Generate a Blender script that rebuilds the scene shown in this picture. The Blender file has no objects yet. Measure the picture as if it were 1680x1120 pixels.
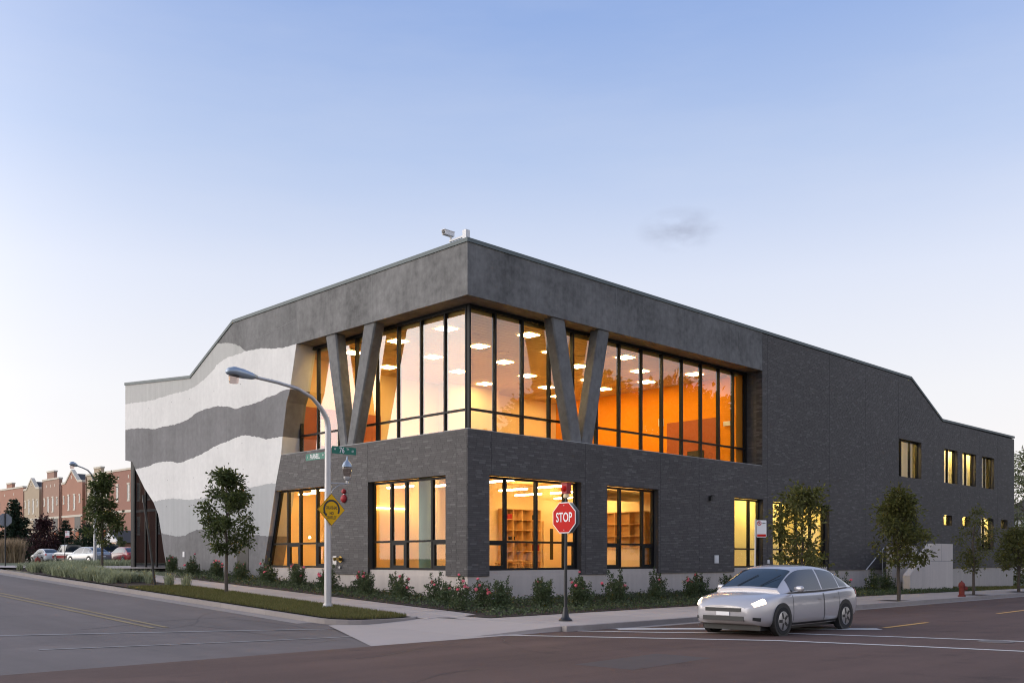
import bpy, bmesh, math, random
import numpy as np
from mathutils import Vector, Matrix

S = bpy.context.scene
COL = S.collection
rnd = random.Random(7)
rng = np.random.default_rng(11)
R = math.radians

# ------------------------------------------------------------------ camera, sky, exposure
CAM = (-20.775, -23.053, 1.52)
cam = bpy.data.cameras.new('camera')
camo = bpy.data.objects.new('camera', cam)
COL.objects.link(camo)
S.camera = camo
cam.sensor_width = 36
cam.lens = 1587 / 1680 * 36
cam.shift_y = (916 - 560) / 1680
cam.clip_end = 3000
camo.location = CAM
camo.rotation_euler = (R(90), 0, R(-44.66))

world = bpy.data.worlds.new('World')
S.world = world
world.use_nodes = True
wn = world.node_tree
for n in list(wn.nodes):
    wn.nodes.remove(n)
WL = wn.links


def wnode(t, **kw):
    n = wn.nodes.new(t)
    for k, v in kw.items():
        setattr(n, k, v)
    return n


def wmath(op, a, b=None, clamp=False):
    n = wnode('ShaderNodeMath', operation=op, use_clamp=clamp)
    for i, v in enumerate((a, b)):
        if v is None:
            continue
        if isinstance(v, (int, float)):
            n.inputs[i].default_value = v
        else:
            WL.new(v, n.inputs[i])
    return n.outputs[0]


GLOW = 4.6                     # brightness of the afterglow where the sun went down
GLOW_AZ = R(139)               # its compass direction (0 = +X, 90 = +Y)
tc = wnode('ShaderNodeTexCoord')
nrm = wnode('ShaderNodeVectorMath', operation='NORMALIZE')
WL.new(tc.outputs['Generated'], nrm.inputs[0])
sep = wnode('ShaderNodeSeparateXYZ')
WL.new(nrm.outputs[0], sep.inputs[0])
elev = wmath('MAXIMUM', sep.outputs[2], 0.0)
ramp = wnode('ShaderNodeValToRGB')
els = ramp.color_ramp.elements
STOPS = [(0.0, (0.93, 0.865, 0.855)), (0.07, (0.945, 0.905, 0.90)), (0.16, (0.88, 0.875, 0.905)), (0.27, (0.725, 0.77, 0.90)),
         (0.38, (0.465, 0.575, 0.82)), (0.52, (0.25, 0.385, 0.725)), (0.75, (0.18, 0.29, 0.55)), (1.0, (0.14, 0.23, 0.44))]
els[0].position, els[0].color = STOPS[0][0], (*STOPS[0][1], 1)
els[1].position, els[1].color = STOPS[-1][0], (*STOPS[-1][1], 1)
for p, c in STOPS[1:-1]:
    e = els.new(p)
    e.color = (*c, 1)
WL.new(elev, ramp.inputs[0])
# Nishita sky with the sun on the horizon, a small share of the whole
sky = wnode('ShaderNodeTexSky', sky_type='NISHITA')
sky.sun_disc = False
sky.sun_elevation = R(1.0)
sky.sun_rotation = R(90) - GLOW_AZ
sky.ozone_density = 3
skym = wnode('ShaderNodeMix', data_type='RGBA', blend_type='ADD')
skym.inputs[0].default_value = 0.06
WL.new(ramp.outputs[0], skym.inputs[6])
WL.new(sky.outputs[0], skym.inputs[7])
# the afterglow: broad lobe round the sunset point, fading with height
gd = wnode('ShaderNodeVectorMath', operation='DOT_PRODUCT')
WL.new(nrm.outputs[0], gd.inputs[0])
gd.inputs[1].default_value = (math.cos(GLOW_AZ) * 0.985, math.sin(GLOW_AZ) * 0.985, 0.17)
lobe = wmath('POWER', wmath('MAXIMUM', gd.outputs['Value'], 0.0), 4.3)
glowc = wnode('ShaderNodeMix', data_type='RGBA', blend_type='ADD')
WL.new(wmath('MULTIPLY', lobe, GLOW), glowc.inputs[0])
glowc.clamp_factor = False
WL.new(skym.outputs[2], glowc.inputs[6])
glowc.inputs[7].default_value = (1.0, 0.915, 0.83, 1)
# added pink fill opposite the sunset, exaggerated to brighten the street front
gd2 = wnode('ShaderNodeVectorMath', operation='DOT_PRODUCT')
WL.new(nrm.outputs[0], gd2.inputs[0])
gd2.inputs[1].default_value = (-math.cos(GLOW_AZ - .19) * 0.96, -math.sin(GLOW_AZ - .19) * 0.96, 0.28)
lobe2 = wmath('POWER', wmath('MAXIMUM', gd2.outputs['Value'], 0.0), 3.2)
fill_lobe = wnode('ShaderNodeMix', data_type='RGBA', blend_type='ADD')
fill_lobe.clamp_factor = False
WL.new(wmath('MULTIPLY', lobe2, 0.4), fill_lobe.inputs[0])
WL.new(glowc.outputs[2], fill_lobe.inputs[6])
fill_lobe.inputs[7].default_value = (1.0, 0.86, 0.78, 1)
# one faint smoke-like wisp of cloud above the building
cdir = Vector((0.831, 0.591, 0.341)).normalized()
cdist = wnode('ShaderNodeVectorMath', operation='DISTANCE')
csc = wnode('ShaderNodeVectorMath', operation='MULTIPLY')
WL.new(nrm.outputs[0], csc.inputs[0])
csc.inputs[1].default_value = (1, 1, 2.1)
WL.new(csc.outputs[0], cdist.inputs[0])
cdist.inputs[1].default_value = (cdir.x, cdir.y, cdir.z * 2.1)
cno = wnode('ShaderNodeTexNoise')
cno.inputs['Scale'].default_value = 26
cno.inputs['Detail'].default_value = 6
WL.new(csc.outputs[0], cno.inputs['Vector'])
cm = wmath('SUBTRACT', 1.0, wmath('DIVIDE', cdist.outputs['Value'], 0.046), True)
cm = wmath('MULTIPLY', wmath('MULTIPLY', wmath('SUBTRACT', cno.outputs[0], 0.36, True), 2.6), cm, True)
cl = wnode('ShaderNodeMix', data_type='RGBA')
WL.new(cm, cl.inputs[0])
WL.new(fill_lobe.outputs[2], cl.inputs[6])
cl.inputs[7].default_value = (0.33, 0.36, 0.47, 1)
hz = wnode('ShaderNodeVectorMath', operation='MULTIPLY')
WL.new(nrm.outputs[0], hz.inputs[0])
hz.inputs[1].default_value = (1, 1, 5)
hn = wnode('ShaderNodeTexNoise')
hn.inputs['Scale'].default_value = 1.6
hn.inputs['Detail'].default_value = 7
hn.inputs['Roughness'].default_value = 0.58
WL.new(hz.outputs[0], hn.inputs['Vector'])
hm = wnode('ShaderNodeMix', data_type='RGBA')
WL.new(wmath('MULTIPLY', wmath('SUBTRACT', hn.outputs[0], 0.42, True), 0.55, True), hm.inputs[0])
WL.new(cl.outputs[2], hm.inputs[6])
hm.inputs[7].default_value = (0.86, 0.86, 0.90, 1)
bg = wnode('ShaderNodeBackground')
bg.inputs[1].default_value = 1.0
WL.new(hm.outputs[2], bg.inputs[0])
wo = wnode('ShaderNodeOutputWorld')
WL.new(bg.outputs[0], wo.inputs[0])

S.view_settings.view_transform = 'Standard'
S.view_settings.look = 'None'
S.view_settings.gamma = 1
S.view_settings.use_curve_mapping = False
S.view_settings.exposure = 0.0
S.render.engine = 'CYCLES'
S.cycles.use_denoising = True
S.cycles.filter_width = 1.1
S.cycles.max_bounces = 8
S.cycles.transparent_max_bounces = 16
S.cycles.caustics_reflective = False
S.cycles.caustics_refractive = False
S.cycles.sample_clamp_indirect = 8


# ------------------------------------------------------------------ materials
def new_mat(name):
    m = bpy.data.materials.new(name)
    m.use_nodes = True
    return m, m.node_tree, m.node_tree.nodes['Principled BSDF']


def mat(name, col, rough=0.6, metal=0.0, spec=0.5, var=0.0, vscale=3.0, streak=0.0, bump=0.0, bscale=30.0, island=0.0, col2=None,
        speckle=0.0, coat=0.0, track=0.0, track2=0.0, stain=0.0, rare=0):
    """col = base colour; var = blotchy lightness variation; streak = vertical runs; island = variation per loose piece"""
    m, nt, p = new_mat(name)
    L = nt.links
    p.inputs['Base Color'].default_value = (*col, 1)
    p.inputs['Roughness'].default_value = rough
    p.inputs['Metallic'].default_value = metal
    p.inputs['Specular IOR Level'].default_value = spec
    p.inputs['Coat Weight'].default_value = coat

    def math_(op, a, b, clamp=False):
        n = nt.nodes.new('ShaderNodeMath')
        n.operation = op
        n.use_clamp = clamp
        for i, v in enumerate((a, b)):
            if isinstance(v, (int, float)):
                n.inputs[i].default_value = v
            else:
                L.new(v, n.inputs[i])
        return n.outputs[0]
    co = nt.nodes.new('ShaderNodeNewGeometry').outputs['Position']
    fac = None

    def noise(scale, detail=6, vec=co, sc=None, rough_=0.6):
        v = vec
        if sc:
            mp = nt.nodes.new('ShaderNodeMapping')
            mp.inputs['Scale'].default_value = sc
            L.new(vec, mp.inputs[0])
            v = mp.outputs[0]
        n = nt.nodes.new('ShaderNodeTexNoise')
        n.inputs['Scale'].default_value = scale
        n.inputs['Detail'].default_value = detail
        n.inputs['Roughness'].default_value = rough_
        L.new(v, n.inputs['Vector'])
        return math_('SUBTRACT', n.outputs[0], 0.5)
    terms = []
    if var:
        terms.append(math_('MULTIPLY', noise(vscale / 10), var * 2.6))
        terms.append(math_('MULTIPLY', noise(vscale, 8), var * 1.6))
    if streak:
        terms.append(math_('MULTIPLY', noise(1.0, 5, sc=(3.2, 3.2, 0.22)), streak * 2.6))
        terms.append(math_('MULTIPLY', noise(1.0, 3, sc=(14, 14, 0.5)), streak))
    if track:
        terms.append(math_('MULTIPLY', noise(1.0, 4, sc=(0.05, 0.8, 1)), track * 2))
        terms.append(math_('MULTIPLY', noise(1.0, 3, sc=(0.35, 0.25, 1)), track))
    if stain:
        terms.append(math_('MULTIPLY', math_('MAXIMUM', math_('SUBTRACT', noise(0.8, 6), 0.10), 0.0), -stain * 1.5))
        terms.append(math_('MULTIPLY', math_('MAXIMUM', math_('SUBTRACT', noise(0.33, 5), 0.06), 0.0), stain))
    if track2:
        terms.append(math_('MULTIPLY', noise(1.0, 4, sc=(0.8, 0.05, 1)), track2 * 2))
        terms.append(math_('MULTIPLY', noise(1.0, 3, sc=(0.3, 0.3, 1)), track2))
    if speckle:
        terms.append(math_('MULTIPLY', noise(60, 2), speckle * 2))
    if island:
        g = nt.nodes.new('ShaderNodeNewGeometry').outputs['Random Per Island']
        o = nt.nodes.new('ShaderNodeObjectInfo').outputs['Random']
        f = math_('FRACT', math_('ADD', g, o), 0)
        f = math_('SUBTRACT', f, 0.5)
        terms.append(math_('MULTIPLY', f, island * 2))
        if col2:
            mx = nt.nodes.new('ShaderNodeMix')
            mx.data_type = 'RGBA'
            fr_ = math_('FRACT', math_('MULTIPLY', math_('ADD', g, o), 7.31), 0)
            L.new(math_('POWER', fr_, rare) if rare else fr_, mx.inputs[0])
            mx.inputs[6].default_value = (*col, 1)
            mx.inputs[7].default_value = (*col2, 1)
            colout = mx.outputs[2]
        else:
            colout = None
    else:
        colout = None
        if col2:
            mx = nt.nodes.new('ShaderNodeMix')
            mx.data_type = 'RGBA'
            L.new(math_('ADD', math_('MULTIPLY', noise(vscale * 0.6, 4), 4.0), 0.5, True), mx.inputs[0])
            mx.inputs[6].default_value = (*col, 1)
            mx.inputs[7].default_value = (*col2, 1)
            colout = mx.outputs[2]
    if terms:
        t = terms[0]
        for q in terms[1:]:
            t = math_('ADD', t, q)
        t = math_('MAXIMUM', math_('ADD', t, 1.0), 0.15)
        vm = nt.nodes.new('ShaderNodeVectorMath')
        vm.operation = 'SCALE'
        if colout is not None:
            L.new(colout, vm.inputs[0])
        else:
            vm.inputs[0].default_value = col
        L.new(t, vm.inputs['Scale'])
        L.new(vm.outputs[0], p.inputs['Base Color'])
    elif colout is not None:
        L.new(colout, p.inputs['Base Color'])
    if bump:
        b = nt.nodes.new('ShaderNodeBump')
        b.inputs['Strength'].default_value = bump
        b.inputs['Distance'].default_value = 0.02
        L.new(noise(bscale, 5), b.inputs['Height'])
        L.new(b.outputs[0], p.inputs['Normal'])
    return m


def emit(name, col, strength, base=(0.8, 0.8, 0.8)):
    m, nt, p = new_mat(name)
    p.inputs['Base Color'].default_value = (*base, 1)
    p.inputs['Emission Color'].default_value = (*col, 1)
    p.inputs['Emission Strength'].default_value = strength
    return m


def glass(name, ior=1.9, tint=(0.86, 0.9, 0.88), rough=0.0):
    m, nt, p = new_mat(name)
    nt.nodes.remove(p)
    L = nt.links
    out = nt.nodes['Material Output']
    tr = nt.nodes.new('ShaderNodeBsdfTransparent')
    tr.inputs[0].default_value = (*tint, 1)
    gl = nt.nodes.new('ShaderNodeBsdfGlossy')
    gl.inputs['Roughness'].default_value = rough
    gl.inputs['Color'].default_value = (0.95, 0.97, 1, 1)
    fr = nt.nodes.new('ShaderNodeFresnel')
    fr.inputs['IOR'].default_value = ior
    ge = nt.nodes.new('ShaderNodeNewGeometry')
    iv = nt.nodes.new('ShaderNodeMath')
    iv.operation = 'SUBTRACT'
    iv.inputs[0].default_value = 1
    L.new(ge.outputs['Backfacing'], iv.inputs[1])
    mu = nt.nodes.new('ShaderNodeMath')
    mu.operation = 'MULTIPLY'
    L.new(fr.outputs[0], mu.inputs[0])
    L.new(iv.outputs[0], mu.inputs[1])
    mx = nt.nodes.new('ShaderNodeMixShader')
    L.new(mu.outputs[0], mx.inputs[0])
    L.new(tr.outputs[0], mx.inputs[1])
    L.new(gl.outputs[0], mx.inputs[2])
    L.new(mx.outputs[0], out.inputs[0])
    return m


def leafmat(name, c1, c2, rough=0.55, trans=0.25):
    m = mat(name, c1, rough, island=0.35, col2=c2, spec=0.35)
    nt = m.node_tree
    p = nt.nodes['Principled BSDF']
    t = nt.nodes.new('ShaderNodeBsdfTranslucent')
    src = [l.from_socket for l in nt.links if l.to_socket == p.inputs['Base Color']][0]
    nt.links.new(src, t.inputs[0])
    mx = nt.nodes.new('ShaderNodeMixShader')
    mx.inputs[0].default_value = trans
    nt.links.new(p.outputs[0], mx.inputs[1])
    nt.links.new(t.outputs[0], mx.inputs[2])
    nt.links.new(mx.outputs[0], nt.nodes['Material Output'].inputs[0])
    return m


M = dict(
    brick=mat('dark_brick', (0.088, 0.081, 0.079), 0.62, island=0.10, rare=5, col2=(0.135, 0.127, 0.124), var=0.2, vscale=1.2, spec=0.3, streak=0.05),
    mortar=mat('mortar', (0.056, 0.052, 0.051), 0.9, var=0.15),
    fascia=mat('grey_concrete', (0.152, 0.150, 0.147), 0.75, var=0.6, vscale=5.0, streak=0.2, bump=0.25, bscale=9, speckle=0.06),
    fascia_b=mat('grey_concrete_smooth', (0.152, 0.149, 0.145), 0.75, var=0.8, vscale=4.0, streak=0.22, bump=0.2, bscale=9, speckle=0.06),
    c_white=mat('white_concrete', (0.70, 0.685, 0.655), 0.75, var=0.15, vscale=4, streak=0.06, bump=0.15, bscale=12, speckle=0.03),
    c_beige=mat('pale_concrete', (0.45, 0.445, 0.42), 0.75, var=0.10, vscale=4, streak=0.13, bump=0.15, bscale=12, speckle=0.03),
    c_mid=mat('mid_grey_concrete', (0.40, 0.405, 0.40), 0.75, var=0.08, vscale=4, streak=0.12, bump=0.15, bscale=12, speckle=0.03),
    c_dark=mat('dark_grey_concrete', (0.145, 0.142, 0.145), 0.7, var=0.45, vscale=4, streak=0.2, bump=0.2, bscale=9, speckle=0.05),
    cheek=mat('cheek_wall_concrete', (0.62, 0.545, 0.485), 0.8, var=0.08, vscale=4, streak=0.12, bump=0.2, bscale=14, speckle=0.04),
    plinth=mat('plinth_concrete', (0.50, 0.44, 0.395), 0.8, var=0.10, vscale=4, streak=0.12, bump=0.2, bscale=14, speckle=0.04),
    coping=mat('coping_metal', (0.125, 0.15, 0.15), 0.55, metal=0.0, spec=0.3, var=0.05),
    frame=mat('black_aluminium', (0.010, 0.010, 0.010), 0.5, spec=0.22),
    glass=glass('coated_glass', 2.02, (0.94, 0.92, 0.85)),
    joint_pale=mat('pale_joint', (0.21, 0.205, 0.20), 0.8),
    glass_low=glass('clear_glass', 1.34, (0.95, 0.94, 0.9)),
    glass_dark=glass('dark_glass', 1.9, (0.2, 0.2, 0.19)),
    asphalt=mat('asphalt', (0.108, 0.066, 0.054), 0.82, stain=1.6, track=0.4, var=0.14, vscale=2.2, bump=0.5, bscale=60, speckle=0.30, spec=0.3),
    old_road=mat('old_pavement', (0.130, 0.108, 0.102), 0.82, stain=1.2, track2=0.35, var=0.13, vscale=1.6, bump=0.4, bscale=60, speckle=0.22),
    walk=mat('sidewalk_concrete', (0.40, 0.345, 0.315), 0.85, island=0.05, var=0.08, vscale=2.5, bump=0.25, bscale=40, speckle=0.06),
    kerb=mat('kerb_concrete', (0.29, 0.255, 0.235), 0.85, island=0.06, var=0.18, vscale=5, bump=0.3, bscale=40, speckle=0.06),
    joint=mat('joint_dirt', (0.09, 0.08, 0.075), 0.95),
    soil=mat('mulch', (0.040, 0.024, 0.018), 0.95, var=0.3, vscale=12, bump=1.0, bscale=40),
    ground=mat('rough_grass_ground', (0.060, 0.075, 0.03), 0.95, var=0.25, vscale=2, bump=0.8, bscale=30),
    paint_white=mat('road_paint', (0.62, 0.60, 0.57), 0.7, var=0.12, vscale=10, speckle=0.25),
    paint_worn=mat('worn_road_paint', (0.27, 0.255, 0.25), 0.8, var=0.15, vscale=3, speckle=0.1),
    paint_yellow=mat('yellow_road_paint', (0.62, 0.34, 0.08), 0.7, var=0.2, vscale=8, speckle=0.2),
    paint_yworn=mat('worn_yellow_paint', (0.25, 0.19, 0.10), 0.8, var=0.4, vscale=10, speckle=0.3),
    grass=leafmat('grass_blades', (0.105, 0.118, 0.030), (0.17, 0.145, 0.048), 0.7),
    cover=leafmat('ground_cover_leaves', (0.06, 0.09, 0.036), (0.11, 0.13, 0.062), 0.5),
    tuft=leafmat('grey_green_blades', (0.40, 0.42, 0.27), (0.28, 0.31, 0.18), 0.7),
    plume=leafmat('dry_plumes', (0.40, 0.29, 0.20), (0.30, 0.23, 0.13), 0.8),
    rose=leafmat('rose_leaves', (0.058, 0.092, 0.034), (0.098, 0.118, 0.05), 0.5),
    petal=mat('pink_petals', (0.80, 0.14, 0.20), 0.6, island=0.15, col2=(0.85, 0.22, 0.27)),
    stem=mat('green_stem', (0.05, 0.06, 0.025), 0.7),
    leaf=leafmat('tree_leaves', (0.062, 0.088, 0.026), (0.105, 0.122, 0.040), 0.5, .38),
    leaf2=leafmat('olive_leaves', (0.088, 0.100, 0.026), (0.145, 0.140, 0.042), 0.5, .38),
    leaf_pale=leafmat('pale_leaves', (0.10, 0.12, 0.05), (0.16, 0.17, 0.08), 0.5),
    fir=leafmat('fir_needles', (0.018, 0.036, 0.020), (0.035, 0.058, 0.03), 0.6),
    purple=leafmat('purple_leaves', (0.042, 0.018, 0.022), (0.065, 0.028, 0.03), 0.5),
    bark=mat('bark', (0.085, 0.068, 0.055), 0.9, var=0.2, vscale=12, bump=0.6, bscale=50),
    galv=mat('galvanised_steel', (0.47, 0.46, 0.46), 0.42, metal=0.55, var=0.07, vscale=8),
    alu=mat('painted_aluminium', (0.35, 0.41, 0.48), 0.35, metal=0.5),
    lens=glass('lamp_lens', 1.6, (0.72, 0.66, 0.64), 0.15),
    black=mat('black_paint', (0.012, 0.012, 0.013), 0.4),
    red_sign=mat('red_sheeting', (0.52, 0.014, 0.010), 0.55, spec=0.15),
    white=mat('white_paint', (0.78, 0.77, 0.76), 0.5),
    grey_back=mat('bare_sign_back', (0.30, 0.32, 0.34), 0.45, metal=0.3),
    yellow=mat('yellow_sheeting', (0.80, 0.43, 0.012), 0.6, spec=0.15),
    green_sign=mat('green_sheeting', (0.0, 0.155, 0.10), 0.5),
    red=mat('red_enamel', (0.36, 0.03, 0.035), 0.45, spec=0.3),
    hydrant=mat('hydrant_paint', (0.19, 0.04, 0.03), 0.65, spec=0.2, var=0.15, vscale=10),
    brass=mat('brass', (0.40, 0.27, 0.08), 0.35, metal=0.8),
    cream=mat('cream_wall', (0.80, 0.62, 0.38), 0.8),
    ochre=mat('ochre_wall', (0.78, 0.50, 0.20), 0.8),
    orange=mat('orange_wall', (0.80, 0.29, 0.008), 0.8, spec=0.2),
    rust=mat('rust_wall', (0.36, 0.085, 0.02), 0.7),
    wood=mat('maple_wood', (0.62, 0.38, 0.16), 0.5, var=0.08, vscale=6),
    ceilwood=mat('wood_ceiling', (0.58, 0.41, 0.17), 0.6, spec=0.25, var=0.12, vscale=5),
    floor=mat('lino_floor', (0.45, 0.34, 0.20), 0.5, var=0.05),
    blind=mat('pale_blind', (0.80, 0.70, 0.36), 0.8),
    teal=mat('teal_column', (0.16, 0.28, 0.24), 0.7, speckle=0.1),
    dark=mat('dark_panel', (0.02, 0.015, 0.012), 0.5),
    duct=mat('spiral_duct', (0.5, 0.5, 0.48), 0.3, metal=0.8),
    panel_light=emit('ceiling_light_diffuser', (1.0, 0.73, 0.32), 58.0),
    tube_light=emit('tube_light', (1.0, 0.74, 0.34), 40.0),
    spot_light=emit('small_lamp', (1.0, 0.68, 0.32), 30.0),
    blind_light=emit('blind_room_light', (1.0, 0.78, 0.36), 60.0),
    headlamp=emit('headlamp_glow', (1.0, 0.78, 0.5), 4.0),
    taillamp=mat('tail_lamp', (0.45, 0.02, 0.02), 0.3),
    tyre=mat('tyre', (0.015, 0.015, 0.015), 0.8),
    rim=mat('alloy_rim', (0.45, 0.45, 0.46), 0.3, metal=0.8),
    carglass=mat('car_glass', (0.02, 0.03, 0.04), 0.06, spec=0.8),
    silver=mat('silver_car_paint', (0.52, 0.50, 0.51), 0.25, metal=0.35, coat=0.6),
    trim=mat('car_trim', (0.02, 0.02, 0.02), 0.5),
    h_orange=mat('orange_brick', (0.40, 0.205, 0.14), 0.85, var=0.08, vscale=8),
    h_tan=mat('tan_brick', (0.44, 0.345, 0.24), 0.85, var=0.08, vscale=8),
    h_brown=mat('brown_brick', (0.37, 0.225, 0.165), 0.85, var=0.08, vscale=8),
    h_red=mat('red_brick', (0.33, 0.165, 0.12), 0.85, var=0.08, vscale=8),
    limestone=mat('limestone', (0.62, 0.56, 0.46), 0.8, var=0.05),
    shingle=mat('dark_shingles', (0.055, 0.055, 0.06), 0.9, var=0.15, vscale=6),
    h_glass=mat('house_glass', (0.05, 0.055, 0.06), 0.08, spec=0.8),
)


# ------------------------------------------------------------------ mesh helpers
class MB:
    """collects shapes; build() links them as ONE mesh object"""

    def __init__(s):
        s.v, s.f = [], []

    def add(s, vs, fs):
        o = len(s.v)
        s.v += [tuple(p) for p in vs]
        s.f += [tuple(i + o for i in f) for f in fs]
        return s

    def box(s, a, b):
        (x0, y0, z0), (x1, y1, z1) = [tuple(min(p, q) for p, q in zip(a, b)), tuple(max(p, q) for p, q in zip(a, b))]
        return s.add([(x0, y0, z0), (x1, y0, z0), (x1, y1, z0), (x0, y1, z0), (x0, y0, z1), (x1, y0, z1), (x1, y1, z1), (x0, y1, z1)],
                     [(3, 2, 1, 0), (4, 5, 6, 7), (0, 1, 5, 4), (1, 2, 6, 5), (2, 3, 7, 6), (3, 0, 4, 7)])

    def prism(s, poly, d, e):
        """poly: list of 3-D points (planar); extruded by vector e, first shifted by vector d"""
        n = len(poly)
        d, e = Vector(d), Vector(e)
        P = [Vector(p) + d for p in poly]
        nv = Vector((0, 0, 0))
        for i in range(n):
            nv += P[i].cross(P[(i + 1) % n])
        if nv.dot(e) > 0:
            P.reverse()
        return s.add([*P, *[p + e for p in P]],
                     [tuple(range(n)), tuple(range(2 * n - 1, n - 1, -1))] + [(i, i + n, (i + 1) % n + n, (i + 1) % n) for i in range(n)])

    def tube(s, pts, rad, n=8, cap=True):
        pts = [Vector(p) for p in pts]
        if isinstance(rad, (int, float)):
            rad = [rad] * len(pts)
        vs, fs = [], []
        up = Vector((0, 0, 1))
        for i, p in enumerate(pts):
            t = (pts[min(i + 1, len(pts) - 1)] - pts[max(i - 1, 0)])
            if t.length < 1e-9:
                t = Vector((0, 0, 1))
            t.normalize()
            ref = up if abs(t.z) < 0.95 else Vector((1, 0, 0))
            a = t.cross(ref).normalized()
            b = a.cross(t)
            for k in range(n):
                q = 2 * math.pi * k / n
                vs.append(p + (a * math.cos(q) + b * math.sin(q)) * rad[i])
        for i in range(len(pts) - 1):
            for k in range(n):
                fs.append((i * n + k, i * n + (k + 1) % n, (i + 1) * n + (k + 1) % n, (i + 1) * n + k))
        if cap:
            fs.append(tuple(range(n))[::-1])
            fs.append(tuple(range((len(pts) - 1) * n, len(pts) * n)))
        return s.add(vs, fs)

    def lathe(s, prof, c=(0, 0, 0), n=16, axis='z', sx=1.0, sy=1.0):
        vs, fs = [], []
        for r, h in prof:
            for k in range(n):
                q = 2 * math.pi * k / n
                a, b = r * math.cos(q) * sx, r * math.sin(q) * sy
                v = {'z': (a, b, h), 'x': (h, a, b), 'y': (b, h, a)}[axis]
                vs.append((v[0] + c[0], v[1] + c[1], v[2] + c[2]))
        for i in range(len(prof) - 1):
            for k in range(n):
                fs.append((i * n + k, i * n + (k + 1) % n, (i + 1) * n + (k + 1) % n, (i + 1) * n + k))
        fs.append(tuple(range(n))[::-1])
        fs.append(tuple(range((len(prof) - 1) * n, len(prof) * n)))
        return s.add(vs, fs)

    def loft(s, secs, closed=False):
        n = len(secs[0])
        vs = [p for sec in secs for p in sec]
        fs = []
        for i in range(len(secs) - 1):
            for k in range(n - (0 if closed else 1)):
                fs.append((i * n + k, i * n + (k + 1) % n, (i + 1) * n + (k + 1) % n, (i + 1) * n + k))
        if closed:
            fs.append(tuple(range(n))[::-1])
            fs.append(tuple(range((len(secs) - 1) * n, len(secs) * n)))
        return s.add(vs, fs)

    def mesh(s, name, m, smooth=False):
        me = bpy.data.meshes.new(name)
        me.from_pydata(s.v, [], s.f)
        me.materials.append(m)
        if smooth:
            me.shade_smooth()
            if smooth != 'all':
                me.set_sharp_from_angle(angle=R(38))
        return me

    def build(s, name, m, parent=None, smooth=False):
        return link(name, s.mesh(name, m, smooth), parent)


def link(name, data, parent=None, loc=None):
    o = bpy.data.objects.new(name, data)
    COL.objects.link(o)
    if parent is not None:
        o.parent = parent
    if loc is not None:
        o.location = loc
    return o


def tag(o, label=None, cat=None, group=None, kind=None):
    for k, v in (('label', label), ('category', cat), ('group', group), ('kind', kind)):
        if v:
            o[k] = v
    return o


def thing(name, label, cat, loc=(0, 0, 0), rz=0.0, group=None):
    o = bpy.data.objects.new(name, None)
    o.empty_display_size = 0.2
    COL.objects.link(o)
    o.location = loc
    o.rotation_euler = (0, 0, rz)
    return tag(o, label, cat, group)


def kids(o):
    return [c for c in bpy.data.objects if c.parent == o]


def copy_tree(src, loc, rz, label, scale=1.0):
    r = src.copy()
    COL.objects.link(r)
    r.location = loc
    r.rotation_euler = (0, 0, rz)
    r.scale = (scale,) * 3
    r['label'] = label
    for c in kids(src):
        d = c.copy()
        COL.objects.link(d)
        d.parent = r
        for e in kids(c):
            f = e.copy()
            COL.objects.link(f)
            f.parent = d
    return r


def np_mesh(name, V, F, m, smooth=False):
    """V (n,3), F (k,4) or (k,3)"""
    me = bpy.data.meshes.new(name)
    V = np.asarray(V, dtype=np.float32)
    F = np.asarray(F, dtype=np.int32)
    k, c = F.shape
    me.vertices.add(len(V))
    me.vertices.foreach_set('co', V.ravel())
    me.loops.add(k * c)
    me.loops.foreach_set('vertex_index', F.ravel())
    me.polygons.add(k)
    me.polygons.foreach_set('loop_start', np.arange(0, k * c, c, dtype=np.int32))
    me.update(calc_edges=True)
    me.materials.append(m)
    if smooth:
        me.shade_smooth()
    else:
        me.shade_flat()
    return me


def leaf_cloud(C, size, seed=0, up=0.35, aspect=0.6, fold=0.2):
    """a pointed folded leaf (two quads) at each centre in C"""
    r = np.random.default_rng(seed)
    n = len(C)
    d = r.normal(size=(n, 3))
    d[:, 2] -= 0.25
    d /= np.linalg.norm(d, axis=1, keepdims=True)
    nn = r.normal(size=(n, 3))
    nn[:, 2] = np.abs(nn[:, 2]) + up
    sd = np.cross(d, nn)
    sd /= np.linalg.norm(sd, axis=1, keepdims=True) + 1e-9
    no = np.cross(sd, d)
    s = (size * r.uniform(0.7, 1.3, n))[:, None]
    base = C - d * s * 0.5
    tip = C + d * s * 0.5
    l = C + sd * s * aspect * 0.5 + no * s * fold
    rr = C - sd * s * aspect * 0.5 + no * s * fold
    V = np.stack([base, l, tip, rr], 1).reshape(-1, 3)
    i = np.arange(n)[:, None] * 4
    F = np.concatenate([i + np.array([[0, 1, 2]]), i + np.array([[0, 2, 3]])], 0)
    return V, F


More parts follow.
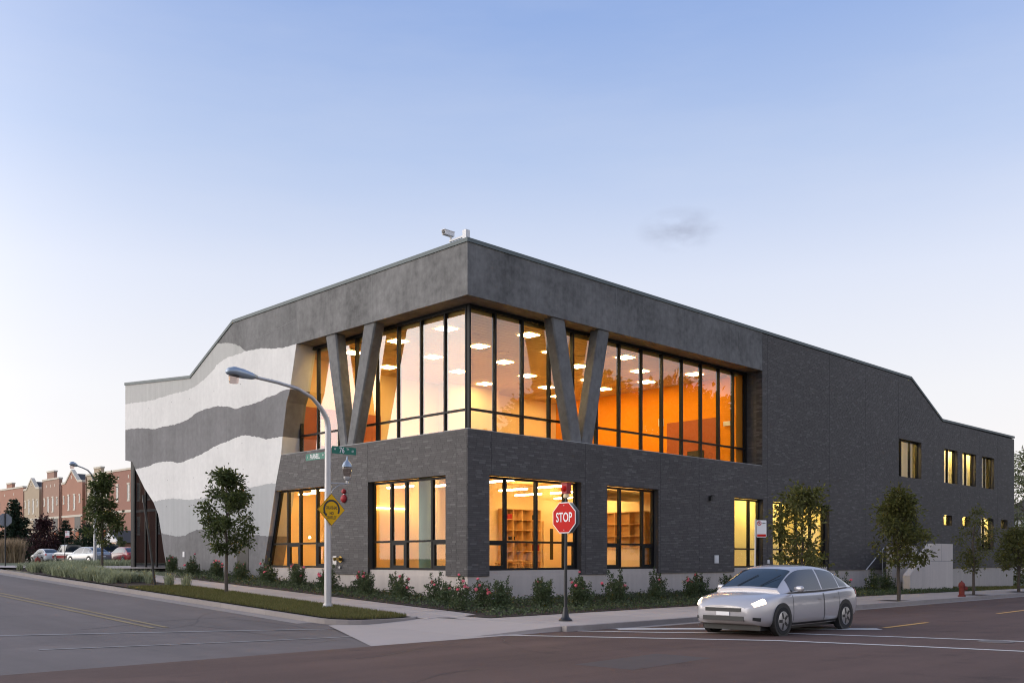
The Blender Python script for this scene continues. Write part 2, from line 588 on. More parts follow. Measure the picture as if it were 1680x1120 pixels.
def blades(P, h, w, seed=0, lean=0.5):
    """grass blades: tapered, bent triangles pairs"""
    r = np.random.default_rng(seed)
    n = len(P)
    a = r.uniform(0, 2 * np.pi, n)
    hh = h * r.uniform(0.6, 1.25, n)
    ln = lean * r.uniform(0.1, 1.0, n) * hh
    dx, dy = np.cos(a), np.sin(a)
    b = a + r.uniform(0.8, 2.2, n)
    wx, wy = np.cos(b) * w / 2, np.sin(b) * w / 2
    z0 = P[:, 2]
    v0 = np.stack([P[:, 0] - wx, P[:, 1] - wy, z0], 1)
    v1 = np.stack([P[:, 0] + wx, P[:, 1] + wy, z0], 1)
    m = np.stack([P[:, 0] + dx * ln * 0.35, P[:, 1] + dy * ln * 0.35, z0 + hh * 0.6], 1)
    mo = np.stack([wx, wy, 0 * wx], 1) * 0.8
    t = np.stack([P[:, 0] + dx * ln, P[:, 1] + dy * ln, z0 + hh], 1)
    V = np.stack([v0, v1, m + mo, m - mo, t], 1).reshape(-1, 3)
    i = np.arange(n)[:, None] * 5
    F = np.concatenate([i + np.array([[0, 1, 2]]), i + np.array([[0, 2, 3]]), i + np.array([[3, 2, 4]])], 0)
    return V, F


def text(name, s, size, m, parent, loc, rot, sx=1.0, depth=0.001, align='CENTER'):
    c = bpy.data.curves.new(name, 'FONT')
    c.body = s
    c.size = size
    c.align_x = align
    c.align_y = 'CENTER'
    c.extrude = depth
    c.offset = size * 0.014
    c.resolution_u = 3
    o = bpy.data.objects.new(name, c)
    COL.objects.link(o)
    dg = bpy.context.evaluated_depsgraph_get()
    me = bpy.data.meshes.new_from_object(o.evaluated_get(dg))
    bpy.data.objects.remove(o)
    me.materials.clear()
    me.materials.append(m)
    o = link(name, me, parent)
    o.location = loc
    o.rotation_euler = rot
    o.scale = (sx, 1, 1)
    return o


def clamp(v, a, b):
    return max(a, min(b, v))


def gz(x, y):
    """height of finished ground: the side street climbs to the left, the far end of the lawn dips"""
    return 0.042 * clamp(y + 4, 0, 26) - 0.018 * clamp(x - 14, 0, 45) * clamp((y + 8) / 8, 0, 1)


def sheet(name, xs, ys, dz, m, kind='structure', parent=None):
    mb = MB()
    for y in ys:
        for x in xs:
            mb.v.append((x, y, gz(x, y) + dz))
    n = len(xs)
    for j in range(len(ys) - 1):
        for i in range(n - 1):
            mb.f.append((j * n + i, j * n + i + 1, (j + 1) * n + i + 1, (j + 1) * n + i))
    o = mb.build(name, m, parent)
    if kind:
        o['kind'] = kind
    return o


# ------------------------------------------------------------------ ground, roads, pavements
sheet('ground', [-900, -300, -100, -40, -7.6, 0, 14, 30, 59, 120, 300, 900], [-900, -300, -100, -40, -8, -4, 0, 22, 60, 120, 300, 900], -0.17, M['ground'])
sheet('road', [-400, -100, -50, -16, -7.3, 20, 60, 120, 400], [-19.6, -8.3], -0.12, M['asphalt'])
sheet('side_road', [-20.5, -11, -7.3], [-8.3, -4, 22, 60, 150, 300], -0.12, M['old_road'])
sheet('side_road_south', [-19, -7.3], [-300, -60, -19.6], -0.12, M['old_road'])


def poly_sheet(name, poly, dz, m, kind='structure', parent=None):
    mb = MB()
    mb.add([(x, y, gz(x, y) + dz) for x, y in poly], [tuple(range(len(poly)))])
    o = mb.build(name, m, parent)
    if kind:
        o['kind'] = kind
    return o


# concrete apron of the corner ramp, let into the roads
poly_sheet('corner_ramp', [(-9.9, -8.29), (-4.6, -8.29), (-4.6, -3.3), (-7.5, -3.3)], -0.1165, M['walk'])


def line_strip(name, pts, w, m, dz=-0.1125):
    mb = MB()
    P = [Vector((x, y, 0)) for x, y in pts]
    L = []
    for i, p in enumerate(P):
        t = (P[min(i + 1, len(P) - 1)] - P[max(i - 1, 0)]).normalized()
        nrm_ = Vector((-t.y, t.x, 0)) * w / 2
        for q in (p + nrm_, p - nrm_):
            L.append((q.x, q.y, gz(q.x, q.y) + dz))
    mb.add(L, [(2 * i, 2 * i + 1, 2 * i + 3, 2 * i + 2) for i in range(len(P) - 1)])
    o = mb.build(name, m)
    o['kind'] = 'structure'
    return o


line_strip('stop_line', [(1.15, -13.05), (-0.5, -11.3), (-2.15, -9.65), (-3.2, -8.75)], 0.42, M['paint_white'])
line_strip('crosswalk_line', [(-4.3, -8.5), (-3.22, -10.2), (-1.6, -12.1), (-0.75, -14.4), (-0.1, -16.6), (0.3, -18.6)], 0.15, M['paint_white'])
line_strip('crosswalk_line', [(-6.5, -7.9), (-4.5, -11.2), (-3.4, -13.0), (-2.75, -15.3), (-2.3, -17.3), (-2.0, -19.2)], 0.15, M['paint_white'])
line_strip('crosswalk_line', [(-14.5, -1.9), (-10.2, -3.25), (-8.1, -4.0), (-6.6, -4.4)], 0.13, M['paint_worn'], -0.1125)
line_strip('crosswalk_line', [(-14.6, -4.7), (-11.2, -5.7), (-9.2, -6.15), (-7.2, -6.5)], 0.13, M['paint_worn'], -0.1125)
for a, b in ((1.6, 4.3), (9.8, 12.9), (18.5, 21.5), (27, 30)):
    line_strip('centre_line_dash', [(a, -13.0 + (a * .03)), (b, -13.0 + (b * .03))], 0.13, M['paint_yellow'])
line_strip('centre_line', [(-10.95, -2), (-10.95, 8), (-10.95, 22), (-10.95, 60)], 0.12, M['paint_yworn'])
line_strip('centre_line', [(-11.25, -2), (-11.25, 8), (-11.25, 22), (-11.25, 60)], 0.12, M['paint_yworn'])
for k, (x, y, a, b) in enumerate(((-5.35, -5.6, 0.75, 0.3), (-5.9, -6.7, 0.5, 0.22), (-4.95, -7.2, 0.4, 0.12), (-6.5, -5.2, 0.45, 0.2))):
    pts = [(x + a * math.cos(t) * rnd.uniform(.5, 1), y + b * math.sin(t) * rnd.uniform(.5, 1)) for t in np.linspace(0, 6.28, 13)[:-1]]
    mb = MB().add([(px, py, 0.004 + (-0.116 if px < -4.6 else 0)) for px, py in pts], [tuple(range(12))])
    o = mb.build('paint_patch', M['paint_yworn'])
    o['kind'] = 'structure'


tar = mat('tar_seam', (0.045, 0.036, 0.034), 0.6)
for k in range(5):
    x0, y0 = rnd.uniform(-16, 6), rnd.uniform(-18.5, -9.5)
    a = rnd.choice((0.05, 1.5, -.1, 1.7, .6))
    pts = [(x0, y0)]
    for q in range(rnd.randint(6, 14)):
        a += rnd.uniform(-.35, .35)
        pts.append((pts[-1][0] + math.cos(a) * .45, clamp(pts[-1][1] + math.sin(a) * .45, -19.3, -8.5)))
    line_strip('tar_seam', pts, rnd.uniform(.012, .028), tar, -0.1172)
for k in range(5):
    x0, y0 = rnd.uniform(-14.5, -8), rnd.uniform(-7, 14)
    a = rnd.choice((1.5, 1.6, 0.1, 1.45))
    pts = [(x0, y0)]
    for q in range(rnd.randint(6, 12)):
        a += rnd.uniform(-.3, .3)
        pts.append((clamp(pts[-1][0] + math.cos(a) * .5, -15, -7.7), max(-8.1, pts[-1][1] + math.sin(a) * .5)))
    line_strip('tar_seam', pts, rnd.uniform(.012, .026), tar, -0.1172)
line_strip('road_patch', [(-9.5, -13.6), (-7.2, -13.45)], 1.1, mat('patched_asphalt', (0.075, 0.055, 0.05), 0.8, var=.2, speckle=.15), -0.1178)

# pavements: a joint-coloured bed and single slabs lying on it
def slab_mesh(w, d, t=0.05):
    mb = MB()
    e, g = 0.016, 0.015
    a, b = w / 2 - g, d / 2 - g
    lo = [(-a, -b), (a, -b), (a, b), (-a, b)]
    hi = [(-a + e, -b + e), (a - e, -b + e), (a - e, b - e), (-a + e, b - e)]
    mb.add([(x, y, -t) for x, y in lo] + [(x, y, -e * .6) for x, y in lo] + [(x, y, 0) for x, y in hi],
           [(i, (i + 1) % 4, 4 + (i + 1) % 4, 4 + i) for i in range(4)] + [(4 + i, 4 + (i + 1) % 4, 8 + (i + 1) % 4, 8 + i) for i in range(4)] + [(8, 9, 10, 11)])
    return mb.mesh('paving_slab', M['walk'])


pav = sheet('pavement', [-3.72, 8, 14, 30, 48], [-8.32, -5.0], -0.02, M['joint'])
sm = slab_mesh(1.66, 1.655)
for i in range(31):
    for j in range(2):
        x, y = -3.72 + 1.66 * (i + .5), -8.32 + 1.655 * (j + .5)
        o = link('paving_slab', sm, pav, (x, y, gz(x, y) + rnd.uniform(-.002, .002)))
pav2 = sheet('side_pavement', [-4.98, -2.95], [-4.45, -4, 21.6], -0.02, M['joint'])
sl = slab_mesh(1.0, 1.52)
for j in range(17):
    for i in range(2):
        y = -4.0 + 1.52 * (j + .5)
        x = -4.98 + 1.015 * (i + .5)
        o = link('paving_slab', sl, pav2, (x, y, gz(x, y)))
        o.rotation_euler = (math.atan(0.042), 0, 0)
pav3 = poly_sheet('corner_pavement', [(-4.59, -8.29), (-3.73, -8.3), (-3.73, -4.46), (-4.59, -3.3)], -0.02, M['joint'])
sc = slab_mesh(0.86, 1.27)
for j in range(3):
    link('paving_slab', sc, pav3, (-4.16, -8.3 + 1.27 * (j + .5), 0))
poly_sheet('pavement_infill', [(-4.59, -4.5), (-2.96, -4.5), (-2.96, -3.99), (-4.59, -3.99)], -0.004, M['walk'])
# ramp from the corner pavement down to the road
mb = MB()
mb.add([(-4.59, -8.27, -0.003), (-4.59, -3.3, -0.003), (-7.2, -3.3, -0.112), (-7.0, -8.0, -0.112), (-4.59, -8.27, -0.2), (-4.59, -3.3, -0.2), (-7.2, -3.3, -0.2), (-7.0, -8.0, -0.2)], [(0, 1, 2, 3), (0, 3, 7, 4), (0, 4, 5, 1), (1, 5, 6, 2), (2, 6, 7, 3)])
o = mb.build('ramp_slope', M['walk'])
o['kind'] = 'structure'
sheet('forecourt', [-5, -3, 6, 14], [21.6, 22, 34, 44], -0.004, M['walk'])


# kerbs: a run of single kerb stones
def kerb_run(name, pts, h=0.125, w=0.16, seg=2.4):
    P = [Vector((x, y, 0)) for x, y in pts]
    root = None
    dense = [P[0]]
    for i in range(len(P) - 1):
        d = (P[i + 1] - P[i]).length
        k = max(1, int(d / 0.4))
        dense += [P[i].lerp(P[i + 1], (q + 1) / k) for q in range(k)]
    tan = [(dense[min(q + 1, len(dense) - 1)] - dense[max(q - 1, 0)]).normalized() for q in range(len(dense))]
    runs, cur, acc = [], [0], 0
    for q in range(1, len(dense)):
        acc += (dense[q] - dense[q - 1]).length
        cur.append(q)
        if acc >= seg or q == len(dense) - 1:
            runs.append(cur)
            cur, acc = [q], 0
    root = bpy.data.objects.new(name, None)
    COL.objects.link(root)
    root['kind'] = 'structure'
    for run in runs:
        secs = []
        for i, q_ in enumerate(run):
            p, t = dense[q_], tan[q_]
            n = Vector((t.y, -t.x, 0))          # towards the road (right-hand side of the run)
            if i == 0:
                p = p + t * 0.004
            if i == len(run) - 1:
                p = p - t * 0.004
            z = gz(p.x, p.y)
            s = []
            for a, b in ((-w, -h - .1), (-w, 0.004), (-.03, 0.004), (0, -.025), (0.012, -h - .1)):
                q = p + n * a
                s.append((q.x, q.y, z + b))
            # gutter pan
            secs.append(s)
        MB().loft(secs, True).build('kerb_stone', M['kerb'], root)
    return root


arc1 = [(-7.28 + 0.9 - 0.9 * math.cos(t), -2.7 - 0.9 * math.sin(t)) for t in np.linspace(0, 1.45, 6)]
kerb_run('side_kerb', [(-4.99, -3.36), (-5.2, -3.55), (-5.6, -3.62), (-6.3, -3.61)] + arc1[::-1][1:] + [(-7.28, 21.5), (-7.7, 23.2), (-9, 24.6)][0:3])
# street kerb: run so that the road lies on the right-hand side
kerb_run('street_kerb', [(48, -8.36), (20, -8.36), (-3.9, -8.36), (-4.62, -8.30)])
# gutter pans beside the kerbs
line_strip('gutter', [(-7.62, -2.6), (-7.62, 8), (-7.62, 21.5)], 0.62, M['kerb'], -0.1165)
line_strip('gutter', [(-3.2, -8.62), (20, -8.62), (48, -8.62)], 0.5, M['kerb'], -0.1165)
for y in (20.3, 19.3, 18.4):
    mb = MB().add([(-7.293, y, gz(0, y) - .11), (-7.293, y + .8, gz(0, y + .8) - .11), (-7.293, y + .8, gz(0, y + .8) - .02), (-7.293, y, gz(0, y) - .02)], [(0, 1, 2, 3)])
    mb.add([(-7.25, y, gz(0, y) + .008), (-7.25, y + .8, gz(0, y + .8) + .008), (-7.13, y + .8, gz(0, y + .8) + .008), (-7.13, y, gz(0, y) + .008)], [(3, 2, 1, 0)])
    mb.build('kerb_paint', M['paint_yworn'])['kind'] = 'structure'

# lawn strip between kerb and side pavement, mulch beds
GR = [(-7.14, 9.2), (-7.14, -2.6), (-6.92, -3.1), (-6.3, -3.46), (-5.6, -3.47), (-5.2, -3.38), (-5.0, -3.2), (-5.0, 9.2)]
poly_sheet('verge', GR, 0.0, M['soil'])
poly_sheet('planting_strip', [(-5.0, 9.2), (-5.0, 20.6), (-6.0, 21.4), (-7.13, 21.0), (-7.13, 9.2)], 0.01, M['soil'])
BEDL = [(-2.93, -4.0), (-0.02, -4.0), (-0.02, 20.5), (-1.0, 19.5), (-2.93, 14.5)]
poly_sheet('rose_bed', BEDL, 0.012, M['soil'])
sheet('rose_bed_front', [-3.7, -0.02, 8, 14, 31], [-4.98, -4.0], 0.012, M['soil'])
sheet('rose_bed_front', [-0.02, 8, 14, 31], [-4.0, -0.02], 0.012, M['soil'])
poly_sheet('rose_bed_corner', [(-3.7, -4.0), (-2.93, -4.0), (-2.93, -3.7)], 0.012, M['soil'])
sheet('lawn', [31, 40, 59, 90], [-8.0, -5.0, -0.02, 0.0], -0.01, M['ground'])
sheet('lawn_far', [-5, 14, 24, 60], [44.01, 60, 150], -0.006, M['ground'])


def inside(px, py, poly):
    c = False
    n = len(poly)
    for i in range(n):
        (x0, y0), (x1, y1) = poly[i], poly[i - 1]
        if (y0 > py) != (y1 > py) and px < (x1 - x0) * (py - y0) / (y1 - y0) + x0:
            c = not c
    return c


def scatter(poly, n, seed):
    r = np.random.default_rng(seed)
    xs, ys = [p[0] for p in poly], [p[1] for p in poly]
    out = []
    while len(out) < n:
        x, y = r.uniform(min(xs), max(xs)), r.uniform(min(ys), max(ys))
        if inside(x, y, poly):
            out.append((x, y, gz(x, y)))
    return np.array(out)


P = scatter([(x * 1 if x < -6 else x, y) for x, y in GR], 46000, 3)
V, F = blades(P, 0.085, 0.009, 4)
tag(link('verge_grass', np_mesh('verge_grass', V, F, M['grass'])), 'short mown grass on the verge beside the kerb', 'grass', kind='stuff')
P = scatter([(31, -4.9), (58, -4.9), (58, -0.1), (31, -0.1)], 9000, 5)
V, F = blades(P, 0.16, 0.02, 6)
tag(link('lawn_grass', np_mesh('lawn_grass', V, F, M['grass'])), 'longer grass growing along the foot of the far brick wall', 'grass', kind='stuff')
# grey-green ornamental grasses massed in the planting strip
TP = []
r_ = np.random.default_rng(8)
for i in range(150):
    x, y = r_.uniform(-6.95, -5.2), r_.uniform(11.2, 21.0)
    if y > 20 and x > -5.5:
        continue
    TP.append((x, y))


def tuft_pts(c, n, rad, r):
    a = r.uniform(0, 6.283, n)
    q = rad * np.sqrt(r.uniform(0, 1, n))
    return np.stack([c[0] + np.cos(a) * q, c[1] + np.sin(a) * q, np.full(n, gz(c[0], c[1]))], 1)


VV, FF, nn = [], [], 0
for i, c in enumerate(TP):
    V, F = blades(tuft_pts(c, 110, 0.14, r_), r_.uniform(.24, .44), 0.018, 900 + i, 1.15)
    VV.append(V)
    FF.append(F + nn)
    nn += len(V)
V, F = np.concatenate(VV), np.concatenate(FF)
tag(link('ornamental_grasses', np_mesh('ornamental_grasses', V, F, M['tuft'])), 'mass of grey green ornamental grasses along the kerb', 'grasses', kind='stuff')
TL = ['rearmost of the three separate grass tufts, beside the leaning black post', 'middle one of the three separate grass tufts in the mulch',
      'foremost separate grass tuft, nearest to the mown verge']
for k, (x, y) in enumerate(((-5.55, 10.9), (-5.3, 9.9), (-5.2, 8.8))):
    P = tuft_pts((0, 0), 150, 0.15, r_)
    P[:, 2] = 0
    V, F = blades(P, 0.44, 0.016, 20 + k, 0.9)
    o = link('grass_tuft', np_mesh('grass_tuft', V, F, M['tuft']), None, (x, y, gz(x, y)))
    tag(o, TL[k], 'grass tuft', 'separate grass tufts at the end of the strip')

# ------------------------------------------------------------------ the building
bld = thing('community_center', 'two storey dark brick and layered concrete building with glowing glazed corner', 'building')
GLZ = 0.8                     # the upper glazing stands this far behind the face


def AX(axis, a, d, z):
    """a along the wall, d into the building, z up; axis R = street front (y=0), L = side front (x=0)"""
    return (a, d, z) if axis == 'R' else (d, a, z)


def abox(mb, axis, a0, a1, d0, d1, z0, z1):
    return mb.box(AX(axis, a0, d0, z0), AX(axis, a1, d1, z1))


# openings in the brick: (a0, a1, z0, z1)
OPR = [(0.97, 5.52, 0.95, 4.27), (6.97, 10.12, 0.95, 4.24), (15.57, 17.91, 0.95, 4.18), (18.76, 24.08, 0.95, 4.16),
       (32.16, 35.15, 6.08, 8.18), (38.45, 40.53, 6.08, 8.16), (41.31, 43.53, 6.08, 8.16), (44.58, 46.76, 6.08, 8.16),
       (38.4, 39.66, 3.5, 4.15), (41.31, 42.61, 3.5, 4.15), (44.42, 46.64, 2.11, 4.15), (48.0, 49.28, 3.5, 4.15), (32.2, 34.5, 0.5, 4.1)]
OPL = [(1.08, 5.35, 0.95, 4.27), (8.0, 13.2, 0.95, 4.3)]
FIN = [(12.66, 0.7), (12.56, 1.17), (11.68, 4.27), (11.21, 5.7), (11.1, 6.42), (10.8, 7.76), (10.53, 8.26), (10.1, 10.0)]


def fin_y(z):
    zs = [p[1] for p in FIN]
    return float(np.interp(z, zs, [p[0] for p in FIN]))


def roof_R(x):
    return float(np.interp(x, [0, 33.76, 38.17, 50.6], [11.68, 11.68, 9.75, 9.8]))


def cells(axis, ac, zc, ops, d0, thick, mb):
    """front, reveal and back faces of a wall made of grid cells, open where an opening is"""
    def solid(i, j):
        if i < 0 or j < 0 or i >= len(ac) - 1 or j >= len(zc) - 1:
            return None
        a, z = (ac[i] + ac[i + 1]) / 2, (zc[j] + zc[j + 1]) / 2
        return not any(o[0] < a < o[1] and o[2] < z < o[3] for o in ops)

    def q(*p):
        mb.add([AX(axis, *v) for v in p], [(0, 1, 2, 3)])
    for i in range(len(ac) - 1):
        for j in range(len(zc) - 1):
            if not solid(i, j):
                continue
            a0, a1, z0, z1 = ac[i], ac[i + 1], zc[j], zc[j + 1]
            for d in (d0, d0 + thick):
                q((a0, d, z0), (a1, d, z0), (a1, d, z1), (a0, d, z1))
            e = d0 + thick
            if not solid(i - 1, j):
                q((a0, d0, z0), (a0, e, z0), (a0, e, z1), (a0, d0, z1))
            if not solid(i + 1, j):
                q((a1, d0, z0), (a1, e, z0), (a1, e, z1), (a1, d0, z1))
            if not solid(i, j - 1):
                q((a0, d0, z0), (a1, d0, z0), (a1, e, z0), (a0, e, z0))
            if not solid(i, j + 1):
                q((a0, d0, z1), (a1, d0, z1), (a1, e, z1), (a0, e, z1))


def cuts(ops, lo, hi, k):
    return sorted({lo, hi, *[o[k] for o in ops if lo < o[k] < hi], *[o[k + 1] for o in ops if lo < o[k + 1] < hi]})


wallb = MB()
B0 = 0.0045
opsA = [o for o in OPR if o[0] < 17.9]
cells('R', cuts(opsA, 0.012, 17.85, 0), cuts(opsA, 0.95, 5.69, 2), OPR, B0, 0.3, wallb)
opsB = OPR
cells('R', [a for a in cuts(opsB, 0, 33.76, 0) if a > 17.85] and [17.85] + [a for a in cuts(opsB, 0, 33.76, 0) if a > 17.85], cuts(OPR, 0.5, 11.66, 2)[0:], OPR + [(17, 32.2, 0, .95)], B0, 0.3, wallb)
cells('R', [33.76] + [a for a in cuts(opsB, 33.76, 50.58, 0)][1:], cuts(OPR, 0.5, 9.73, 2), OPR + [(34.5, 51, 0, .95)], B0, 0.3, wallb)
wallb.prism([(33.76, B0, 9.73), (38.2, B0, 9.73), (33.76, B0, 11.66)], (0, 0, 0), (0, 0.3, 0))
cells('L', cuts(OPL, 0.012, 13.2, 0)[:-1] + [11.7], cuts(OPL, 0.95, 5.69, 2), OPL, B0, 0.3, wallb)
# brick return at the right-hand end of the upper glazing, and the far end wall
wallb.box((17.862, 0.02, 5.7), (18.1, GLZ + .3, 9.97))
wallb.box((50.3, 0.32, 0.5), (50.58, 22, 9.73))
# sloping jamb infill below the concrete fin
bw = wallb.build('brick_wall', M['mortar'], bld)

# bricks laid course by course
CH, BL, JT = 0.0677, 0.295, 0.008
CJ = [1.05, 5.75, 10.25, 12.9, 18.3, 24.15, 28.1, 32.1, 36.8, 40.95, 44.1, 47.4]
CJL = [0.55, 5.35, 8.0]
courses = []                                          # (axis, a0, a1, z, d)


def free(a0, a1, z, ops, joints):
    iv = [(a0, a1)]
    for o in ops:
        if o[2] < z < o[3]:
            iv = [p for (b, c) in iv for p in ((b, min(c, o[0])), (max(b, o[1]), c)) if p[1] - p[0] > 0.02]
    for j in joints:
        iv = [p for (b, c) in iv for p in (((b, j - .011), (j + .011, c)) if b < j < c else ((b, c),)) if p[1] - p[0] > 0.02]
    return iv


def lay(axis, lo, hi, z, ops, joints, k):
    for b, c in free(lo, hi, z + CH / 2, ops, joints):
        a = b - rnd.random() * (BL + JT)
        while a < c:
            s, e = max(a, b), min(a + BL, c)
            if e - s > 0.03:
                courses.append((axis, s, e, z))
            a += BL + JT


k = 0
z = 0.955
while z < 11.64:
    zt = z + CH
    if zt < 5.7:
        lay('R', 0.0, 17.85, z, OPR, CJ, k)
        lay('L', 0.045, fin_y(z + .03) - 0.01, z, OPL, CJL, k + 1)
    hi = 50.58 if zt < 9.75 else (33.76 + (11.66 - zt) / (11.66 - 9.73) * 4.4)
    lay('R', 17.86 if zt > 5.7 else 17.85, hi, z, OPR, CJ, k)
    z += CH
    k += 1
cam_v = Vector(CAM)


def brick_dist(c):
    p = Vector(AX(c[0], (c[1] + c[2]) / 2, 0, c[3]))
    return (p - cam_v).length - 0.001 * (c[2] - c[1] > 0.28)


full = sorted([c for c in courses if c[2] - c[1] > BL - 1e-4], key=brick_dist)[:300]
fs_ = set(full)
bm_ = {ax: MB().box(AX(ax, -BL / 2, 0.0, 0), AX(ax, BL / 2, 0.03, CH - JT)).mesh('brick', M['brick']) for ax in 'RL'}
for c in full:
    p = AX(c[0], (c[1] + c[2]) / 2, rnd.uniform(-.0015, .001), c[3])
    link('brick', bm_[c[0]], bw, p)
V, F = [], []
nb = 0
for c in courses:
    if c in fs_:
        continue
    d = rnd.uniform(-.0015, .001)
    pts = [AX(c[0], a, dd, zz) for a, dd, zz in ((c[1], d, c[3]), (c[2], d, c[3]), (c[2], d, c[3] + CH - JT), (c[1], d, c[3] + CH - JT),
                                                 (c[1], .03, c[3]), (c[2], .03, c[3]), (c[2], .03, c[3] + CH - JT), (c[1], .03, c[3] + CH - JT))]
    V += pts
    Q = [(nb, nb + 1, nb + 2, nb + 3), (nb, nb + 4, nb + 5, nb + 1), (nb + 3, nb + 2, nb + 6, nb + 7), (nb, nb + 3, nb + 7, nb + 4), (nb + 1, nb + 5, nb + 6, nb + 2)]
    F += Q if c[0] == 'R' else [q[::-1] for q in Q]
    nb += 8
z = 5.71                                              # bricks of the return beside the glazing
k = 0
while z < 9.93:
    for a, b in (((.0, .29), (.30, .59), (.60, .82)) if k % 2 else ((0, .14), (.15, .44), (.45, .74), (.75, .82))):
        x = 17.85 + rnd.uniform(-.003, .003)
        V += [(x, a, z), (x, b, z), (x, b, z + CH - JT), (x, a, z + CH - JT)] + [(17.88, q, w) for q, w in ((a, z), (b, z), (b, z + CH - JT), (a, z + CH - JT))]
        F += [(nb, nb + 1, nb + 2, nb + 3), (nb, nb + 1, nb + 5, nb + 4), (nb + 3, nb + 2, nb + 6, nb + 7), (nb, nb + 3, nb + 7, nb + 4), (nb + 1, nb + 2, nb + 6, nb + 5)]
        nb += 8
    z += CH
    k += 1
o = link('bricks', np_mesh('bricks', V, F, M['brick']), bw)
o['kind'] = 'stuff'

# cast base below the brick, with raised sills under the big windows
pl = MB()
pl.box((0.05, 0.05, -1.2), (50.55, 0.4, 0.945))
pl.box((0.05, 0.4, -1.2), (0.4, 12.7, 0.945))
for a0, a1, z0, z1 in OPR[:4]:
    pl.box((a0 + .01, 0.09, 0.94), (a1 - .01, 0.4, 1.13))
pl.box((0.09, OPL[0][0] + .01, 0.94), (0.4, OPL[0][1] - .01, 1.13))
pl.box((0.09, 8.01, 0.94), (0.4, 12.55, 1.16))
pl.build('plinth', M['plinth'], bld)

# layered concrete side wall
LENS = [(16.41, 11.06), (16.26, 11.0), (15.77, 10.92), (15.3, 10.83), (14.92, 10.73), (14.54, 10.59), (14.27, 10.45), (14.04, 10.31)]
C1 = [(14.04, 10.31), (13.63, 10.27), (13.19, 10.26), (12.66, 10.21), (12.23, 10.14), (11.73, 10.05), (11.23, 10.0), (10.74, 9.98), (10.42, 9.99), (10.07, 10.0)]
C2 = [(26.21, 9.44), (25.56, 9.41), (24.84, 9.36), (23.77, 9.3), (22.79, 9.28), (21.61, 9.3), (20.69, 9.31), (19.79, 9.3), (19.14, 9.32), (18.5, 9.4), (17.87, 9.55), (17.26, 9.73), (16.76, 9.93), (16.56, 10.07), (16.06, 10.19), (15.58, 10.26), (15.01, 10.27), (14.45, 10.27), (14.04, 10.31)]
C3 = [(26.21, 8.12), (25.14, 8.08), (24.07, 8.01), (22.86, 7.84), (21.86, 7.87), (20.57, 7.84), (19.49, 7.92), (19.03, 8.0), (18.58, 8.15), (18.0, 8.21), (17.14, 8.25), (16.44, 8.24), (15.62, 8.13), (15.09, 8.0), (14.75, 7.95), (14.45, 7.98), (13.67, 7.99), (12.83, 8.03), (12.32, 8.13), (11.56, 8.17), (11.31, 8.25), (10.89, 8.26), (10.53, 8.26)]
C4 = [(25.0, 6.03), (23.9, 6.05), (23.29, 6.08), (22.86, 6.18), (22.19, 6.18), (21.05, 6.15), (20.42, 6.03), (19.87, 6.01), (19.49, 6.09), (18.73, 6.14), (18.0, 6.24), (17.42, 6.35), (16.86, 6.48), (16.16, 6.57), (15.35, 6.64), (14.69, 6.73), (14.05, 6.75), (13.54, 6.67), (12.8, 6.54), (12.44, 6.44), (11.73, 6.43), (11.1, 6.42)]
C5 = [(22.95, 4.31), (21.7, 4.37), (20.73, 4.36), (19.79, 4.28), (19.18, 4.23), (18.29, 4.24), (17.42, 4.27), (16.3, 4.33), (14.69, 4.45), (13.29, 4.54), (12.68, 4.57), (12.08, 4.59), (11.6, 4.58)]
C6 = [(22.06, 2.76), (21.37, 2.66), (20.26, 2.56), (19.49, 2.61), (19.03, 2.74), (18.44, 2.83), (17.56, 2.86), (16.86, 2.89), (15.49, 2.8), (14.31, 2.62), (13.17, 2.51), (12.56, 2.46), (12.17, 2.45)]


def rag(c, amp=0.022, step=0.11):
    """ragged hand-poured edge: subdivide and jitter"""
    out = [c[0]]
    for (a, b), (p, q) in zip(c[:-1], c[1:]):
        n = max(1, int(math.hypot(p - a, q - b) / step))
        for i in range(1, n + 1):
            t = i / n
            j = 0 if i == n and (p, q) == c[-1] else rnd.uniform(-amp, amp)
            out.append((a + (p - a) * t, b + (q - b) * t + j))
    return out


LENS, C1, C2, C3, C4, C5, C6 = [rag(c) for c in (LENS, C1, C2, C3, C4, C5, C6)]
cw = link('concrete_wall', MB().box((0.06, 12.8, 0.7), (0.5, 21.2, 9.7)).mesh('concrete_wall', M['c_dark']), bld)
LAY = [
    ('c_top', [(10.052, 11.68), (15.11, 11.68), (16.5, 11.03)] + LENS[1:] + C1[1:-1] + [(10.052, 10.0)], 'fascia', 'dark grey concrete layer under the roof edge'),
    ('c_lens', [(16.5, 11.03), (19.06, 9.82), (26.21, 10.41)] + C2 + LENS[::-1][1:-1], 'c_beige', 'pale grey concrete layer along the roof edge'),
    ('c_w1', C2 + C1[1:] + C3[::-1], 'c_white', 'upper white concrete layer'),
    ('c_d1', C3 + [(10.8, 7.76)] + C4[::-1] + [(25.36, 6.43), (26.21, 6.56)], 'c_dark', 'dark grey concrete layer through the middle'),
    ('c_w2', C4 + [(11.21, 5.7)] + C5[::-1] + [(23.9, 4.99)], 'c_white', 'lower white concrete layer'),
    ('c_m', C5 + [(11.68, 4.27)] + C6[::-1] + [(22.39, 3.66)], 'c_mid', 'mid grey concrete layer'),
    ('c_d2', C6 + [(12.56, 1.17), (12.7, 0.6), (21.3, 0.6), (21.5, 1.18), (21.78, 1.84)], 'c_dark', 'dark grey concrete layer at the foot'),
]
for i, (nm, poly, m, lab) in enumerate(LAY):
    off = 0.004 * (i % 2)
    o = MB().prism([(off, y, z) for y, z in poly], (0, 0, 0), (0.92 - off, 0, 0)).build('concrete_layer', M[m], cw)
    o['label'] = lab
